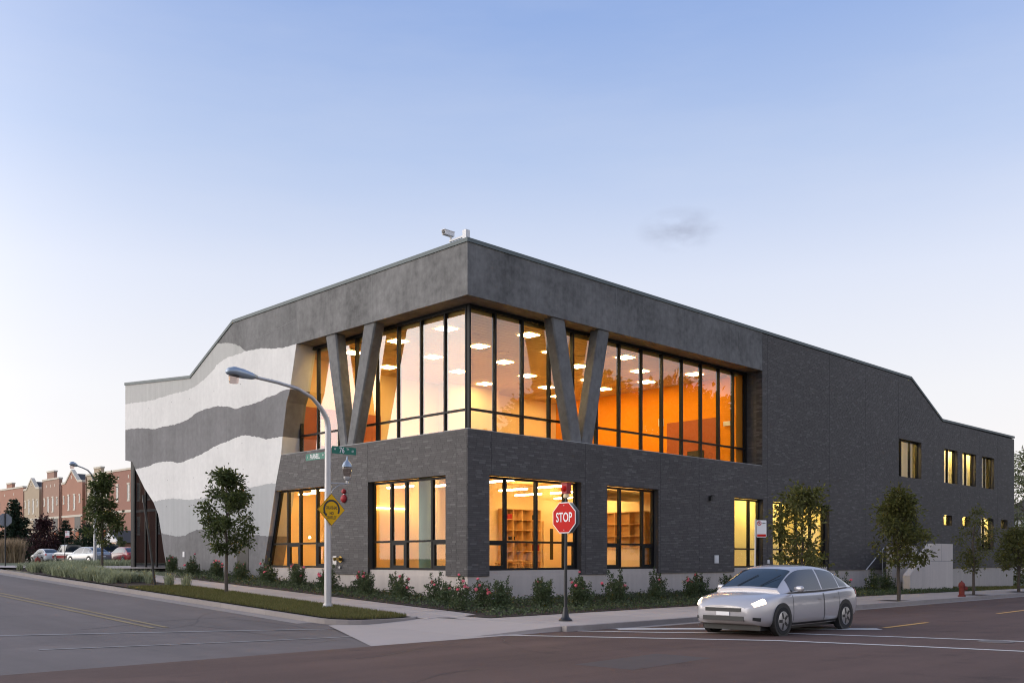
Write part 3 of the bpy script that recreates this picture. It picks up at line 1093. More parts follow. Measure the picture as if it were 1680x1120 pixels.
# small tie holes left by the formwork
th = MB()
for yy in np.arange(11.8, 26, 2.35):
    for zz in np.arange(1.6, 9.6, 1.22):
        if fin_y(zz) + .5 < yy < (21.6 + max(0, zz - 1.2) * .62 if zz < 6.4 else 25.9):
            th.lathe([(0.022, -0.003), (0.022, 0.01)], (0, yy + rnd.uniform(-.3, .3), zz + rnd.uniform(-.1, .1)), 6, 'x')
o = th.build('tie_holes', M['c_dark'], cw)
o['kind'] = 'stuff'
# wall plate, small vent and service door in the concrete wall
MB().box((-0.02, 19.6, 1.6), (0.01, 19.78, 1.85)).build('wall_plate', M['white'], cw)
svc = MB()
svc.box((-0.015, 13.75, 1.0), (0.01, 14.75, 2.35))
svc = svc.build('service_opening', M['black'], cw)

# heavy concrete band over the glazing, wrapping the corner
mb = MB()
mb.prism([(0, 0, 9.98), (17.85, 0, 9.98), (17.85, 0.92, 9.98), (0.92, 0.92, 9.98), (0.92, 10.05, 9.98), (0, 10.05, 9.98)], (0, 0, 0), (0, 0, 1.70))
fa = mb.build('fascia', M['fascia_b'], bld)
mb = MB()                                            # pour joints: shallow proud fins of grout
for x in (3.2, 7.5, 11.9, 15.2):
    mb.box((x, -0.004, 9.99), (x + .018, 0.01, 11.66))
mb.box((-0.004, 5.1, 9.99), (0.01, 5.118, 11.66))
mb.box((-0.004, 10.04, 9.99), (0.01, 10.06, 11.66))
mb.prism([(-0.004, 10.07, 10.95), (-0.004, 13.9, 10.55), (-0.004, 13.9, 10.57), (-0.004, 10.07, 10.975)], (0, 0, 0), (.012, 0, 0))
mb.build('pour_joint', M['joint_pale'], fa)

# sheet-metal coping along the roof edge
cp = MB()


def cope(path, axis):
    for (a0, z0), (a1, z1) in zip(path[:-1], path[1:]):
        poly = [AX(axis, a0, -0.035, z0), AX(axis, a1, -0.035, z1), AX(axis, a1, -0.035, z1 + .13), AX(axis, a0, -0.035, z0 + .13)]
        e = (0, .4, 0) if axis == 'R' else (.4, 0, 0)
        cp.prism(poly, (0, 0, 0), e)


cope([(-.035, 11.68), (33.76, 11.68), (38.17, 9.745), (50.62, 9.8)], 'R')
cope([(.366, 11.68), (15.11, 11.68), (19.06, 9.82), (26.25, 10.41)], 'L')
cp.build('coping', M['coping'], bld)

# V-shaped concrete columns standing in front of the glass
def v_col(axis, l0, l1, r0, r1, b0, bm, b1):
    """top edges of both legs and the shared foot"""
    root = link('v_column', None, bld)
    D0, D1 = 0.06, 0.52
    ch = 0.05
    for t0, t1, f0, f1 in ((l0, l1, b0, bm), (r0, r1, bm, b1)):
        s = []
        for z, a0, a1 in ((5.7, f0, f1), (9.98, t0, t1)):
            s.append([AX(axis, a, d, z) for a, d in ((a0 + ch, D0), (a1 - ch, D0), (a1, D0 + ch), (a1, D1 - ch), (a1 - ch, D1), (a0 + ch, D1), (a0, D1 - ch), (a0, D0 + ch))])
        MB().loft(s, True).build('column_leg', M['fascia'], root)


v_col('R', 4.04, 4.72, 6.58, 7.21, 5.07, 5.655, 6.24)
v_col('L', 4.99, 5.7, 7.46, 8.15, 6.32, 6.76, 7.2)


# curtain wall: mullions, rails and a pane in each bay
def curtain(axis, stops, z0, z1, trans, d, mw=0.07, gl='glass', depth=0.16, parent=None, slope=None):
    """stops = centres of the uprights"""
    root = link('curtain_wall', None, bld) if parent is None else parent
    for i, a in enumerate(stops):
        m_ = MB()
        if slope and i == slope[0]:
            f = slope[1]
            m_.prism([AX(axis, f(z0) - mw, d - .05, z0), AX(axis, f(z0), d - .05, z0), AX(axis, f(z1), d - .05, z1), AX(axis, f(z1) - mw, d - .05, z1)], (0, 0, 0), AX(axis, 0, depth, 0))
        else:
            abox(m_, axis, a - mw / 2, a + mw / 2, d - 0.05, d + depth - .05, z0, z1)
        m_.build('mullion', M['frame'], root)
    for (a0, a1) in zip(stops[:-1], stops[1:]):
        a0 += mw / 2 + .001
        a1 -= mw / 2 + .001
        for zz, hh in [(z0, .07), (z1 - .11, .11)] + [(t, .07) for t in trans]:
            r = MB()
            abox(r, axis, a0, a1, d - .04, d + .08, zz, zz + hh)
            r.build('rail', M['frame'], root)
        zs = [z0 + .07] + [q for t in trans for q in (t, t + .07)] + [z1 - .11]
        for q in range(0, len(zs), 2):
            p_ = MB()
            abox(p_, axis, a0 - .01, a1 + .01, d + .005, d + .029, zs[q] - .012, zs[q + 1] + .012)
            p_.build('pane', M[gl], root)
    return root


SR = [0.78 + .02, 1.93, 3.25, 4.62, 5.92, 7.29, 8.62, 10.0, 11.4, 12.78, 14.17, 15.48, 16.56, 17.48]
SR = [0.80] + [1.93 + .05, 3.30, 4.68, 5.95, 7.30, 8.66, 10.05, 11.42, 12.8, 14.2, 15.55, 16.7, 17.6]
SR[-1] = 17.72
curtain('R', SR, 5.72, 9.97, [6.46], GLZ)
SL = [0.93, 2.02, 3.3, 4.6, 5.85, 7.15, 8.3, 9.75, 11.0]
cwl = curtain('L', SL, 5.72, 9.97, [6.46], GLZ)
# black sill and corner trim
mb = MB()
mb.box((0.3, 0.32, 5.69), (17.84, GLZ + .05, 5.715))
mb.box((0.32, 0.3, 5.69), (GLZ + .05, 11.2, 5.714))
mb.build('sill', M['frame'], bld)
mb = MB()
mb.box((0.0, 0.0, 5.693), (17.85, 0.3, 5.712))
mb.box((0.0, 0.3, 5.693), (0.3, 11.2, 5.711))
mb.build('parapet_cap', M['c_mid'], bld)


# single windows let into the brick
def window(axis, a0, a1, z0, z1, muls, trans, d=0.24, fw=0.075, gl='glass_low', vents=(), slope=None):
    root = link('window', None, bld)
    f = MB()
    dep = (d - .03, d + .09)
    if slope:                                          # left jamb follows the leaning concrete fin
        f.prism([AX(axis, slope(z0) - .02, dep[0], z0), AX(axis, slope(z0) - .16, dep[0], z0), AX(axis, slope(z1) - .16, dep[0], z1), AX(axis, slope(z1) - .02, dep[0], z1)], (0, 0, 0), AX(axis, 0, .12, 0))
        a1 = slope(z0) - .05
    else:
        abox(f, axis, a1 - fw, a1, *dep, z0, z1)
    abox(f, axis, a0, a0 + fw, *dep, z0, z1)
    abox(f, axis, a0 + fw, a1 - fw if not slope else slope(z1) - .1, *dep, z1 - fw, z1)
    abox(f, axis, a0 + fw, a1 - fw, *dep, z0, z0 + fw)
    f.build('window_frame', M['frame'], root)
    for m in muls:
        mm = MB()
        abox(mm, axis, m - .045, m + .045, d - .035, d + .095, z0 + fw, z1 - fw)
        mm.build('mullion', M['frame'], root)
    edges = [a0 + fw] + [q for m in muls for q in (m - .045, m + .045)] + [a1 - fw]
    for i in range(0, len(edges), 2):
        e0, e1 = edges[i], edges[i + 1]
        if e1 - e0 < .03:
            continue
        zs = [z0 + fw, z1 - fw]
        if trans:
            r = MB()
            abox(r, axis, e0, e1, d - .03, d + .09, trans - .035, trans + .035)
            if i // 2 in vents:
                w = .085
                zb, zt = z0 + fw, trans - .035
                abox(r, axis, e0, e0 + w, d - .025, d + .085, zb, zt)
                abox(r, axis, e1 - w, e1, d - .025, d + .085, zb, zt)
                abox(r, axis, e0 + w, e1 - w, d - .025, d + .085, zb, zb + w)
                abox(r, axis, e0 + w, e1 - w, d - .025, d + .085, zt - w, zt)
            r.build('transom', M['frame'], root)
            zs = [z0 + fw, trans - .03, trans + .03, z1 - fw]
        for q in range(0, len(zs), 2):
            p_ = MB()
            if slope and i == len(edges) - 2:
                p_.prism([AX(axis, e0 - .01, d + .02, zs[q] - .01), AX(axis, slope(zs[q]) - .06, d + .02, zs[q] - .01), AX(axis, slope(zs[q + 1]) - .06, d + .02, zs[q + 1] + .01), AX(axis, e0 - .01, d + .02, zs[q + 1] + .01)], (0, 0, 0), AX(axis, 0, .024, 0))
            else:
                abox(p_, axis, e0 - .01, e1 + .01, d + .02, d + .044, zs[q] - .01, zs[q + 1] + .01)
            p_.build('pane', M[gl], root)
    return root


W1 = OPR[0]
window('R', W1[0], W1[1] - .02, 1.13, 4.25, [1.92, 3.42, 4.87], 2.09, vents=(0, 3))
window('R', OPR[1][0], OPR[1][1] - .02, 1.13, 4.22, [8.0, 9.39], 2.07, vents=(0, 2))
window('R', OPR[2][0], OPR[2][1] - .02, 1.13, 4.16, [17.1], 1.95)
window('R', OPR[3][0], OPR[3][1] - .02, 1.13, 4.14, [19.9, 21.3, 22.65, 23.9], 1.95)
window('R', OPR[4][0], OPR[4][1] - .02, 6.09, 8.16, [32.9, 34.1], None, fw=.05)
for o_ in OPR[5:8]:
    window('R', o_[0], o_[1] - .02, 6.09, 8.14, [(o_[0] + o_[1]) / 2 + .05], None, fw=.05)
for o_ in (OPR[8], OPR[9], OPR[11]):
    window('R', o_[0], o_[1] - .02, 3.51, 4.13, [], None, fw=.05)
window('R', OPR[10][0], OPR[10][1] - .02, 2.12, 4.13, [45.5], None, fw=.05)
window('L', OPL[0][0], OPL[0][1], 1.13, 4.25, [2.03, 3.43, 4.27], 2.12, vents=(0, 2))
window('L', 8.0, 13.2, 1.17, 4.28, [8.97, 10.16, 11.05], 2.12, vents=(0, 2), slope=fin_y)

# dark glazed entrance under the overhanging end of the concrete wall
ent = link('glazed_entrance', None, bld)
for y0, y1 in ((20.9, 22.0), (22.0, 23.2), (23.2, 24.45), (24.45, 25.7)):
    MB().box((.3, y0 + .04, 1.05), (.33, y1 - .04, 6.55)).build('pane', M['glass_dark'], ent)
    MB().box((.26, y1 - .04, 1.05), (.4, y1 + .04, 6.55)).build('mullion', M['frame'], ent)
MB().box((.24, 25.74, 0.9), (.5, 26.1, 6.55)).build('corner_post', M['frame'], ent)
MB().box((.2, 20.8, 0.9), (.42, 25.74, 1.05)).build('threshold', M['frame'], ent)
MB().box((1.15, 20.8, 1.0), (6, 25.9, 1.05)).build('entrance_floor', M['floor'], ent)
MB().box((4.5, 20.8, 1.05), (4.7, 25.9, 6.6)).build('lobby_wall', M['dark'], ent)
MB().box((0.5, 20.8, 6.6), (12, 26.2, 9.6)).build('overhang', M['c_dark'], bld)

# steps, landing and leaning cheek wall of the side entrance
st = link('entrance_steps', None, bld)
for i in range(8):
    MB().box((32.25, -1.6 + i * .3, -0.6), (34.45, -1.6 + (i + 1) * .3 + .02, -0.33 + (i + 1) * .16)).build('step', M['plinth'], st)
MB().box((32.2, 0.8, 0.5), (34.5, 1.5, 0.955)).build('landing', M['plinth'], st)
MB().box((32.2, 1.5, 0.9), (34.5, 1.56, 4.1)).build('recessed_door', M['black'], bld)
mb = MB()
mb.prism([(26.5, -3.0, -0.5), (31.9, -3.0, -0.5), (31.9, -3.0, 2.3), (29.4, -3.0, 2.3), (26.5, -3.0, 0.70)], (0, 0, 0), (0, .35, 0))
ck = mb.build('cheek_wall', M['cheek'], bld)
mb = MB()
mb.box((29.0, -3.004, 1.38), (31.9, -2.99, 1.395))
mb.box((30.4, -3.004, 2.3), (30.41, -2.99, 1.395))
mb.build('form_joint', M['c_dark'], ck)
MB().box((29.0, -1.0, 0.3), (32.15, -.7, 2.2)).build('rear_cheek_wall', M['cheek'], bld)
hr = MB()
hr.tube([(26.2, -0.9, 0.95), (28.3, -0.9, 2.1)], 0.025, 6)
hr.tube([(26.4, -0.9, -0.2), (26.4, -0.9, 1.05)], 0.02, 6)
hr.tube([(28.1, -0.9, 0.2), (28.1, -0.9, 2.0)], 0.02, 6)
hr.build('handrail', M['galv'], bld)

# roof and upper floor slabs
mb = MB()
mb.box((0.3, 0.33, 11.3), (33.7, 15.0, 11.4))
mb.prism([(0.3, 15.0, 11.3), (0.3, 15.4, 11.3), (0.3, 19.06, 9.6), (0.3, 26.0, 10.2), (0.3, 26.0, 10.1), (0.3, 19.06, 9.5), (0.3, 15.0, 11.2)], (0, 0, 0), (30, 0, 0))
mb.box((33.7, 0.33, 9.45), (50.3, 22, 9.55))
mb.build('roof', M['c_dark'], bld)
mb = MB()
mb.box((0.34, 0.34, 5.0), (50.2, 20, 5.55))
mb.build('floor_slab', M['floor'], bld)
mb = MB()
mb.box((0.42, 0.42, 0.6), (50.2, 20, 0.92))
mb.build('ground_slab', M['floor'], bld)

# ------------------------------------------------------------------ rooms behind the glass
mb = MB()
mb.box((GLZ + .13, GLZ + .13, 9.75), (17.3, 12.4, 9.95))
ceil = mb.build('timber_ceiling', M['ceilwood'], bld)
mb = MB()
for y in np.arange(1.2, 12.2, 0.3):
    mb.box((GLZ + .2, y, 9.742), (17.2, y + .008, 9.751))
o = mb.build('plank_gaps', M['wood'], ceil)
o['kind'] = 'stuff'
mb = MB()
mb.box((17.12, 0.9, 5.55), (17.3, 12.0, 9.75))
mb.box((17.3, 0.95, 5.55), (17.845, 1.1, 9.95))
mb.build('orange_wall', M['orange'], bld)
mb = MB()
mb.box((17.08, 1.75, 5.55), (17.12, 4.7, 8.0))
dr = mb.build('rust_recess', M['rust'], bld)
MB().box((17.04, 2.6, 5.56), (17.08, 3.5, 6.55)).build('locker', M['dark'], bld)
MB().box((17.0, 1.15, 7.55), (17.1, 1.5, 7.75)).build('emergency_lamp', M['white'], bld)
MB().box((17.02, 4.9, 7.9), (17.12, 5.15, 8.25)).build('wall_notice', M['white'], bld)
mb = MB()
mb.box((4.9, 11.95, 5.55), (17.1, 12.2, 9.75))
mb.box((8.9, 11.2, 5.55), (12.2, 11.95, 9.75))
mb.build('cream_wall', M['cream'], bld)
MB().box((0.95, 11.1, 7.75), (4.9, 11.3, 9.75)).build('ochre_wall', M['ochre'], bld)
MB().box((0.95, 11.08, 5.55), (4.9, 11.3, 7.75)).build('rust_wall', M['rust'], bld)
for x in (1.7, 2.6):
    MB().box((x, 11.05, 6.2), (x + .28, 11.079, 7.3)).build('door_light', M['cream'], bld)
MB().box((4.7, 11.3, 5.55), (4.9, 12.2, 9.75)).build('wall_return', M['cream'], bld)
# flush ceiling lights in a staggered grid
LX = [(1.9, (3.24, 6.03, 8.9)), (4.68, (1.83, 4.5, 7.3, 10.27)), (7.46, (3.23, 6.0, 8.85)), (10.33, (1.84, 4.42, 7.43, 10.22)), (13.06, (3.2, 6.11, 8.81)), (15.35, (1.92, 4.59, 7.2, 10.17))]
lm = MB().box((-.29, -.29, .015), (.29, .29, .03)).mesh('ceiling_light', M['panel_light'])
for x, ys in LX:
    for y in ys:
        link('ceiling_light', lm, bld, (x, y, 9.712))
vm = MB().lathe([(.22, 0), (.22, .02), (.15, .025)], n=14).mesh('air_diffuser', M['ceilwood'])
for x, y in ((3.3, 3.3), (6.1, 4.6), (9.0, 3.0), (11.7, 5.0), (5.9, 8.4), (2.9, 7.4)):
    link('air_diffuser', vm, bld, (x, y, 9.715))

# ground floor rooms
mb = MB()
mb.box((3.1, 7.0, 0.92), (12.2, 7.2, 4.95))       # back wall of the corner classroom
mb.box((12.2, 0.45, 0.92), (12.35, 7.2, 4.95))
mb.build('classroom_wall', M['cream'], bld)
MB().box((0.45, 7.0, 0.92), (3.1, 7.2, 4.95)).build('small_room_wall', M['ochre'], bld)
MB().box((0.42, 0.42, 4.75), (12.3, 7.0, 4.95)).build('classroom_ceiling', M['ochre'], bld)
MB().box((0.42, 7.2, 4.75), (7.0, 19.0, 4.95)).build('side_room_ceiling', M['ochre'], bld)
mb = MB()
mb.box((4.5, 7.2, 0.92), (4.7, 19.0, 4.75))
mb.box((0.95, 14.5, 0.92), (4.5, 14.7, 4.75))
mb.build('side_room_wall', M['cream'], bld)
MB().box((3.1, 5.2, 0.92), (3.25, 7.0, 4.75)).build('partition', M['cream'], bld)
MB().lathe([(.24, 0.92), (.24, 4.75)], (1.35, 3.74, 0), 20).build('round_column', M['teal'], bld, 'auto')
tl = MB().box((-.06, -.75, 0), (.06, .75, .06)).mesh('tube_lamp', M['tube_light'])
for x, y in ((2.7, 1.4), (2.6, 3.9), (1.9, 5.9), (5.9, 1.9), (6.0, 4.0), (8.6, 3.6), (8.5, 5.6), (11.3, 3.9), (11.3, 5.9)):
    link('tube_lamp', tl, bld, (x, y, 4.2))
for x, y in ((1.6, 8.4), (3.4, 8.4), (1.6, 10.6), (3.4, 10.8), (2.4, 12.9)):
    link('tube_lamp', tl, bld, (x, y, 4.3))
MB().box((0.7, 6.96, 3.46), (3.0, 6.99, 3.48)).build('cove_lamp', M['tube_light'], bld)
for x, y, z in ((1.6, 9.2, 3.6), (2.2, 10.9, 3.75), (1.4, 11.3, 2.4)):
    MB().lathe([(.01, -.05), (.045, -.03), (.05, .01), (.015, .05)], (x, y, z), 10).build('pendant_lamp', M['spot_light'], bld)
# right-hand rooms: pale blinds close behind the glass, lamps behind the heads
mb = MB()
mb.box((15.4, 2.0, 0.92), (24.4, 2.1, 4.75))
mb.build('blind', M['blind'], bld)
mb = MB()
mb.box((15.35, 0.4, 0.92), (15.45, 2.0, 4.75))
mb.box((24.3, 0.4, 0.92), (24.4, 2.0, 4.75))
mb.box((15.35, 0.4, 4.6), (24.4, 2.1, 4.7))
mb.box((31.6, 0.4, 5.56), (31.7, 2.2, 9.0))
mb.box((31.6, 1.25, 5.56), (49.9, 1.35, 9.0))
mb.box((31.6, 0.4, 9.0), (49.9, 2.3, 9.1))
mb.box((37.5, 1.25, 1.0), (49.9, 1.35, 4.9))
mb.box((37.5, 0.4, 1.0), (37.6, 2.2, 4.9))
mb.build('blind_room', M['blind'], bld)
for a in (16.8, 19.6, 22.6):
    MB().box((a - .6, 1.0, 4.45), (a + .6, 1.25, 4.5)).build('tube_lamp', M['blind_light'], bld)
for a in (33.5, 39.5, 42.4, 45.7):
    MB().box((a - .5, .7, 8.5), (a + .9, .95, 8.55)).build('tube_lamp', M['blind_light'], bld)
for a in (39.0, 42.0, 45.2, 48.6):
    MB().box((a - .4, .7, 4.6), (a + .7, .95, 4.65)).build('tube_lamp', M['blind_light'], bld)


def shelf_unit(name, label, loc, rz, w, h, d, cols, rows):
    """open wooden bookcase facing -y of its own frame"""
    t = thing(name, label, 'bookcase', loc, rz)
    p = .03
    for i in range(cols + 1):
        x = -w / 2 + (w - p) * i / cols
        MB().box((x, -d, 0), (x + p, 0, h)).build('upright', M['wood'], t)
    MB().box((-w / 2 + p, -.012, p), (w / 2 - p, -.002, h - p)).build('back_panel', M['wood'], t)
    for j in range(rows + 1):
        z = (h - p) * j / rows
        for i in range(cols):
            x0 = -w / 2 + (w - p) * i / cols + p + .001
            x1 = -w / 2 + (w - p) * (i + 1) / cols - .001
            MB().box((x0, -d, z), (x1, -.014, z + p)).build('shelf', M['wood'], t)
    return t


bk = shelf_unit('bookcase', 'tall open wooden bookcase seen through the corner street window', (9.2, 6.96, 0.93), 0, 2.3, 2.75, .35, 4, 6)
shelf_unit('bookcase', 'pale wooden pigeonhole shelves seen through the second street window', (12.16, 3.6, 0.93), R(-90), 3.2, 2.6, .35, 4, 5)
for k, (x, z, w, h, m, lab, nm) in enumerate(((8.35, 3.22, .3, .22, 'red', 'small red box on a high shelf of the tall bookcase', 'storage_box'),
                                              (10.0, 1.9, .4, .26, 'red', 'wide red box on a lower right shelf of the tall bookcase', 'storage_box'),
                                              (9.9, 3.2, .2, .22, 'fir', 'green and brown toy on a high shelf of the tall bookcase', 'toy_block'),
                                              (8.6, 2.33, .22, .16, 'dark', 'dark toy lying on the middle shelf of the tall bookcase', 'toy_block'))):
    j = round((z - .93) / ((2.75 - .03) / 6))
    zz = .93 + (2.75 - .03) / 6 * j + .031
    mb = MB().box((x, 6.7, zz), (x + w, 6.9, zz + h * .8))
    mb.box((x - .012, 6.69, zz + h * .8), (x + w + .012, 6.91, zz + h))
    tag(mb.build(nm, M[m]), lab, 'toy' if 'toy' in nm else 'box')
# wall cupboard, counter, door panel
t = thing('wall_cupboard', 'cream wall cupboard hanging at the left of the corner classroom', 'cupboard', (6.0, 6.99, 2.6))
MB().box((-.6, -.36, 0), (.6, 0, .75)).build('carcass', M['cream'], t)
for x in (-.59, .005):
    d_ = MB().box((x, -.385, .02), (x + .585, -.362, .73)).build('cupboard_door', M['wood'], t)
t = thing('classroom_door', 'cream door with a tall dark glazed slot beside the bookcase', 'door', (11.35, 6.98, .93))
MB().box((-.5, -.05, 0), (.5, 0, 2.3)).build('door_leaf', M['cream'], t)
MB().box((-.08, -.07, .55), (.12, -.051, 1.95)).build('slot_window', M['dark'], t)
t = thing('reception_counter', 'plain cream counter behind the second street window', 'counter', (10.4, 2.5, .93))
MB().box((-.15, -1.6, 0), (.15, 1.2, 1.02)).build('counter_front', M['cream'], t)
MB().box((-.25, -1.65, 1.02), (.4, 1.25, 1.07)).build('countertop', M['wood'], t)
MB().lathe([(.22, 8.6), (.22, 12.1)], (0, 2.6, 4.15), 14, 'x').build('air_duct', M['duct'], bld, 'auto')


def stool(x, y, rz, lab):
    t = thing('wooden_stool', lab, 'stool', (x, y, .93), rz, 'small wooden stools round the classroom table')
    MB().lathe([(.17, .40), (.18, .42), (.17, .44)], n=16).build('seat', M['wood'], t)
    for k in range(4):
        a = k * math.pi / 2 + .78
        MB().tube([(math.cos(a) * .11, math.sin(a) * .11, .40), (math.cos(a) * .2, math.sin(a) * .2, 0)], .022, 6).build('leg', M['wood'], t)


t = thing('round_table', 'low round wooden table with stools in the corner classroom', 'table', (6.3, 4.4, .93))
MB().lathe([(.55, .50), (.56, .52), (.55, .55)], n=24).build('tabletop', M['wood'], t)
for k in range(4):
    a = k * math.pi / 2
    MB().tube([(math.cos(a) * .4, math.sin(a) * .4, .5), (math.cos(a) * .45, math.sin(a) * .45, 0)], .03, 6).build('leg', M['wood'], t)
for x, y, a, lab in ((5.6, 4.1, 0, 'wooden stool at the left of the low round table'), (6.0, 3.7, 1, 'wooden stool in front of the low round table'), (6.95, 4.1, .4, 'wooden stool at the right of the low round table'), (6.4, 5.2, .2, 'wooden stool behind the low round table')):
    stool(x, y, a, lab)
t = thing('floor_cushion', 'green rounded cushion chair behind the side window near the corner', 'cushion', (2.2, 1.9, .93))
MB().lathe([(.30, 0), (.36, .08), (.36, .22), (.3, .3)], n=18).build('base', M['wood'], t, 'auto')
MB().lathe([(.35, .3), (.36, .38), (.28, .5), (.1, .56)], n=18).build('pad', M['teal'], t, 'all')
# electrical plates, lamp and fire fittings on the outside walls
for y, z, lab in ((7.4, 1.45, 'grey metal cover plate beside the brass fire connection'),):
    mb = MB().box((-.03, y - .12, z - .17), (-.003, y + .12, z + .17))
    tag(mb.build('cover_plate', M['galv']), lab, 'cover plate')
for x, z, s, lab in ((14.15, 1.5, .13, 'small pale socket cover on the brick left of the tall yellow window'), (18.32, 1.38, .07, 'tiny pale socket cover on the brick between the two tall yellow windows')):
    mb = MB().box((x - s, -.05, z - s * 1.3), (x + s, -.003, z + s * 1.3))
    mb.box((x - s * .7, -.065, z - s), (x + s * .7, -.05, z + s * .3))
    tag(mb.build('socket_cover', M['white']), lab, 'socket cover')
t = thing('wall_lamp', 'small black wall lamp on the brick above the tall yellow window', 'wall lamp', (13.65, 0, 4.05))
MB().box((-.06, -.12, -.1), (.06, -.004, .1)).build('back_box', M['black'], t)
MB().box((-.09, -.2, .08), (.09, -.121, .12)).build('hood', M['black'], t)
t = thing('fire_connection', 'brass twin fire hose connection low on the side brick wall', 'fire connection', (0, 7.05, 1.5))
MB().lathe([(.12, -.02), (.12, 0)], n=16, axis='x').build('wall_flange', M['brass'], t)
for s in (-1, 1):
    MB().tube([(-.02, s * .04, 0), (-.12, s * .1, .02), (-.22, s * .13, .0)], [.06, .06, .07], 10).build('inlet', M['brass'], t)
MB().lathe([(.05, -.06), (.05, -.003)], (0, 0, -.3), 10, 'x').build('test_cap', M['galv'], t)
t = thing('fire_alarm_bell', 'red fire alarm bell with a smaller strobe above it on the side brick wall', 'fire alarm', (0, 6.8, 3.74))
MB().lathe([(.02, -.14), (.09, -.12), (.14, -.07), (.15, -.05), (.15, -.004)], n=20, axis='x').build('bell', M['red'], t, 'auto')
MB().lathe([(.02, -.11), (.06, -.10), (.09, -.06), (.09, -.004)], (0, 0, .27), 16, 'x').build('strobe', M['red'], t, 'auto')
MB().box((-.05, -.025, .151), (-.004, .025, .179)).build('link_box', M['white'], t)
t = thing('surveillance_camera', 'white surveillance camera on a bracket at the roof corner', 'camera', (0.14, 0.22, 11.83))
MB().box((-.07, -.07, 0), (.1, .1, .3)).build('mount', M['white'], t)
MB().box((-.03, .105, .09), (.03, .8, .15)).build('arm', M['white'], t)
MB().lathe([(.04, .15), (.04, .27)], (0, .74, 0), 10).build('swivel', M['white'], t)
hd = MB().box((-.32, .66, .26), (.08, .82, .40))
hd.box((-.36, .645, .40), (.1, .835, .415))
hd = hd.build('housing', M['white'], t)
MB().lathe([(.055, -.36), (.055, -.321)], (0, .74, .33), 12, 'x').build('lens', M['black'], t)

# ------------------------------------------------------------------ street furniture
def street_lamp(name, label, loc):
    t = thing(name, label, 'street lamp', loc, 0, 'tall galvanised street lamps')
    MB().lathe([(.16, 0), (.16, .05), (.135, .07), (.13, .12)], n=16).build('base_flange', M['galv'], t, 'auto')
    MB().tube([(0, 0, .1), (0, 0, 2.5), (0.01, 0, 5.0), (-.03, 0, 5.25), (-.2, 0, 5.5), (-.5, 0, 5.78), (-.95, 0, 5.97), (-1.6, 0, 6.06), (-2.35, 0, 6.12)],
              [.102, .094, .084, .078, .064, .052, .045, .042, .04], 14).build('pole', M['galv'], t, 'auto')
    secs = []
    for x, w, zb, zt in ((-2.2, .05, 6.08, 6.17), (-2.35, .09, 6.04, 6.22), (-2.6, .15, 6.03, 6.28), (-2.85, .165, 6.05, 6.31), (-3.02, .12, 6.08, 6.26), (-3.08, .05, 6.11, 6.2)):
        secs.append([(x, w * math.cos(a), (zb + zt) / 2 + (zt - zb) / 2 * math.sin(a)) for a in np.linspace(0, 2 * math.pi, 13)[:-1]])
    hd_ = MB().loft(secs, True).build('lamp_head', M['alu'], t, 'all')
    MB().lathe([(.135, 6.07), (.125, 5.95), (.115, 5.88), (.02, 5.87)], (-2.86, 0, 0), 16).build('refractor', M['lens'], hd_, 'auto')
    return t


lamp = street_lamp('street_lamp', 'tall galvanised street lamp in the verge carrying the street name and yellow diamond signs', (-5.5, -.3, gz(0, -.3)))
for z in (4.28, 4.42, 4.55, 1.95, 2.9):
    MB().lathe([(.103 - z * .004, z), (.103 - z * .004, z + .02)], n=14).build('band_clamp', M['galv'], lamp, 'auto')
l2 = copy_tree(lamp, (3.0, 37.8, 0.95), R(43), 'farther galvanised street lamp standing by the forecourt beyond the grasses')

t = thing('acorn_lamp', 'small acorn shaped footway lamp on a bracket of the galvanised pole', 'lamp', (-5.5, -.3, 3.55))
t.scale = (.78, .78, .78)
MB().tube([(.1, 0, .10), (.95, 0, .12)], .02, 8).build('bracket_arm', M['galv'], t)
MB().tube([(.1, 0, -.32), (.25, 0, -.1), (.5, 0, .05), (.75, 0, .10)], .014, 6).build('brace', M['galv'], t)
MB().lathe([(.05, .10), (.05, .22), (.10, .25), (.13, .33), (.13, .37)], (.83, 0, 0), 16).build('collar', M['galv'], t, 'auto')
MB().lathe([(.11, .37), (.15, .5), (.18, .66), (.175, .72)], (.83, 0, 0), 18).build('globe', M['lens'], t, 'auto')
MB().lathe([(.19, .72), (.18, .78), (.13, .88), (.06, .95), (.03, 1.0), (.012, 1.12)], (.83, 0, 0), 18).build('cap', M['alu'], t, 'auto')


def plate(poly2, th, m, name, parent, loc=(0, 0, 0)):
    """upright plate in the local XZ plane facing -y"""
    o = MB().prism([(x, 0, z) for x, z in poly2], (0, 0, 0), (0, th, 0)).build(name, m, parent)
    o.location = loc
    return o


def rrect(w, h, r=.02, n=4):
    out = []
    for cx, cz, a in ((w / 2 - r, h / 2 - r, 0), (-w / 2 + r, h / 2 - r, 90), (-w / 2 + r, -h / 2 + r, 180), (w / 2 - r, -h / 2 + r, 270)):
        for k in range(n + 1):
            q = R(a + 90 * k / n)
            out.append((cx + r * math.cos(q), cz + r * math.sin(q)))
    return out


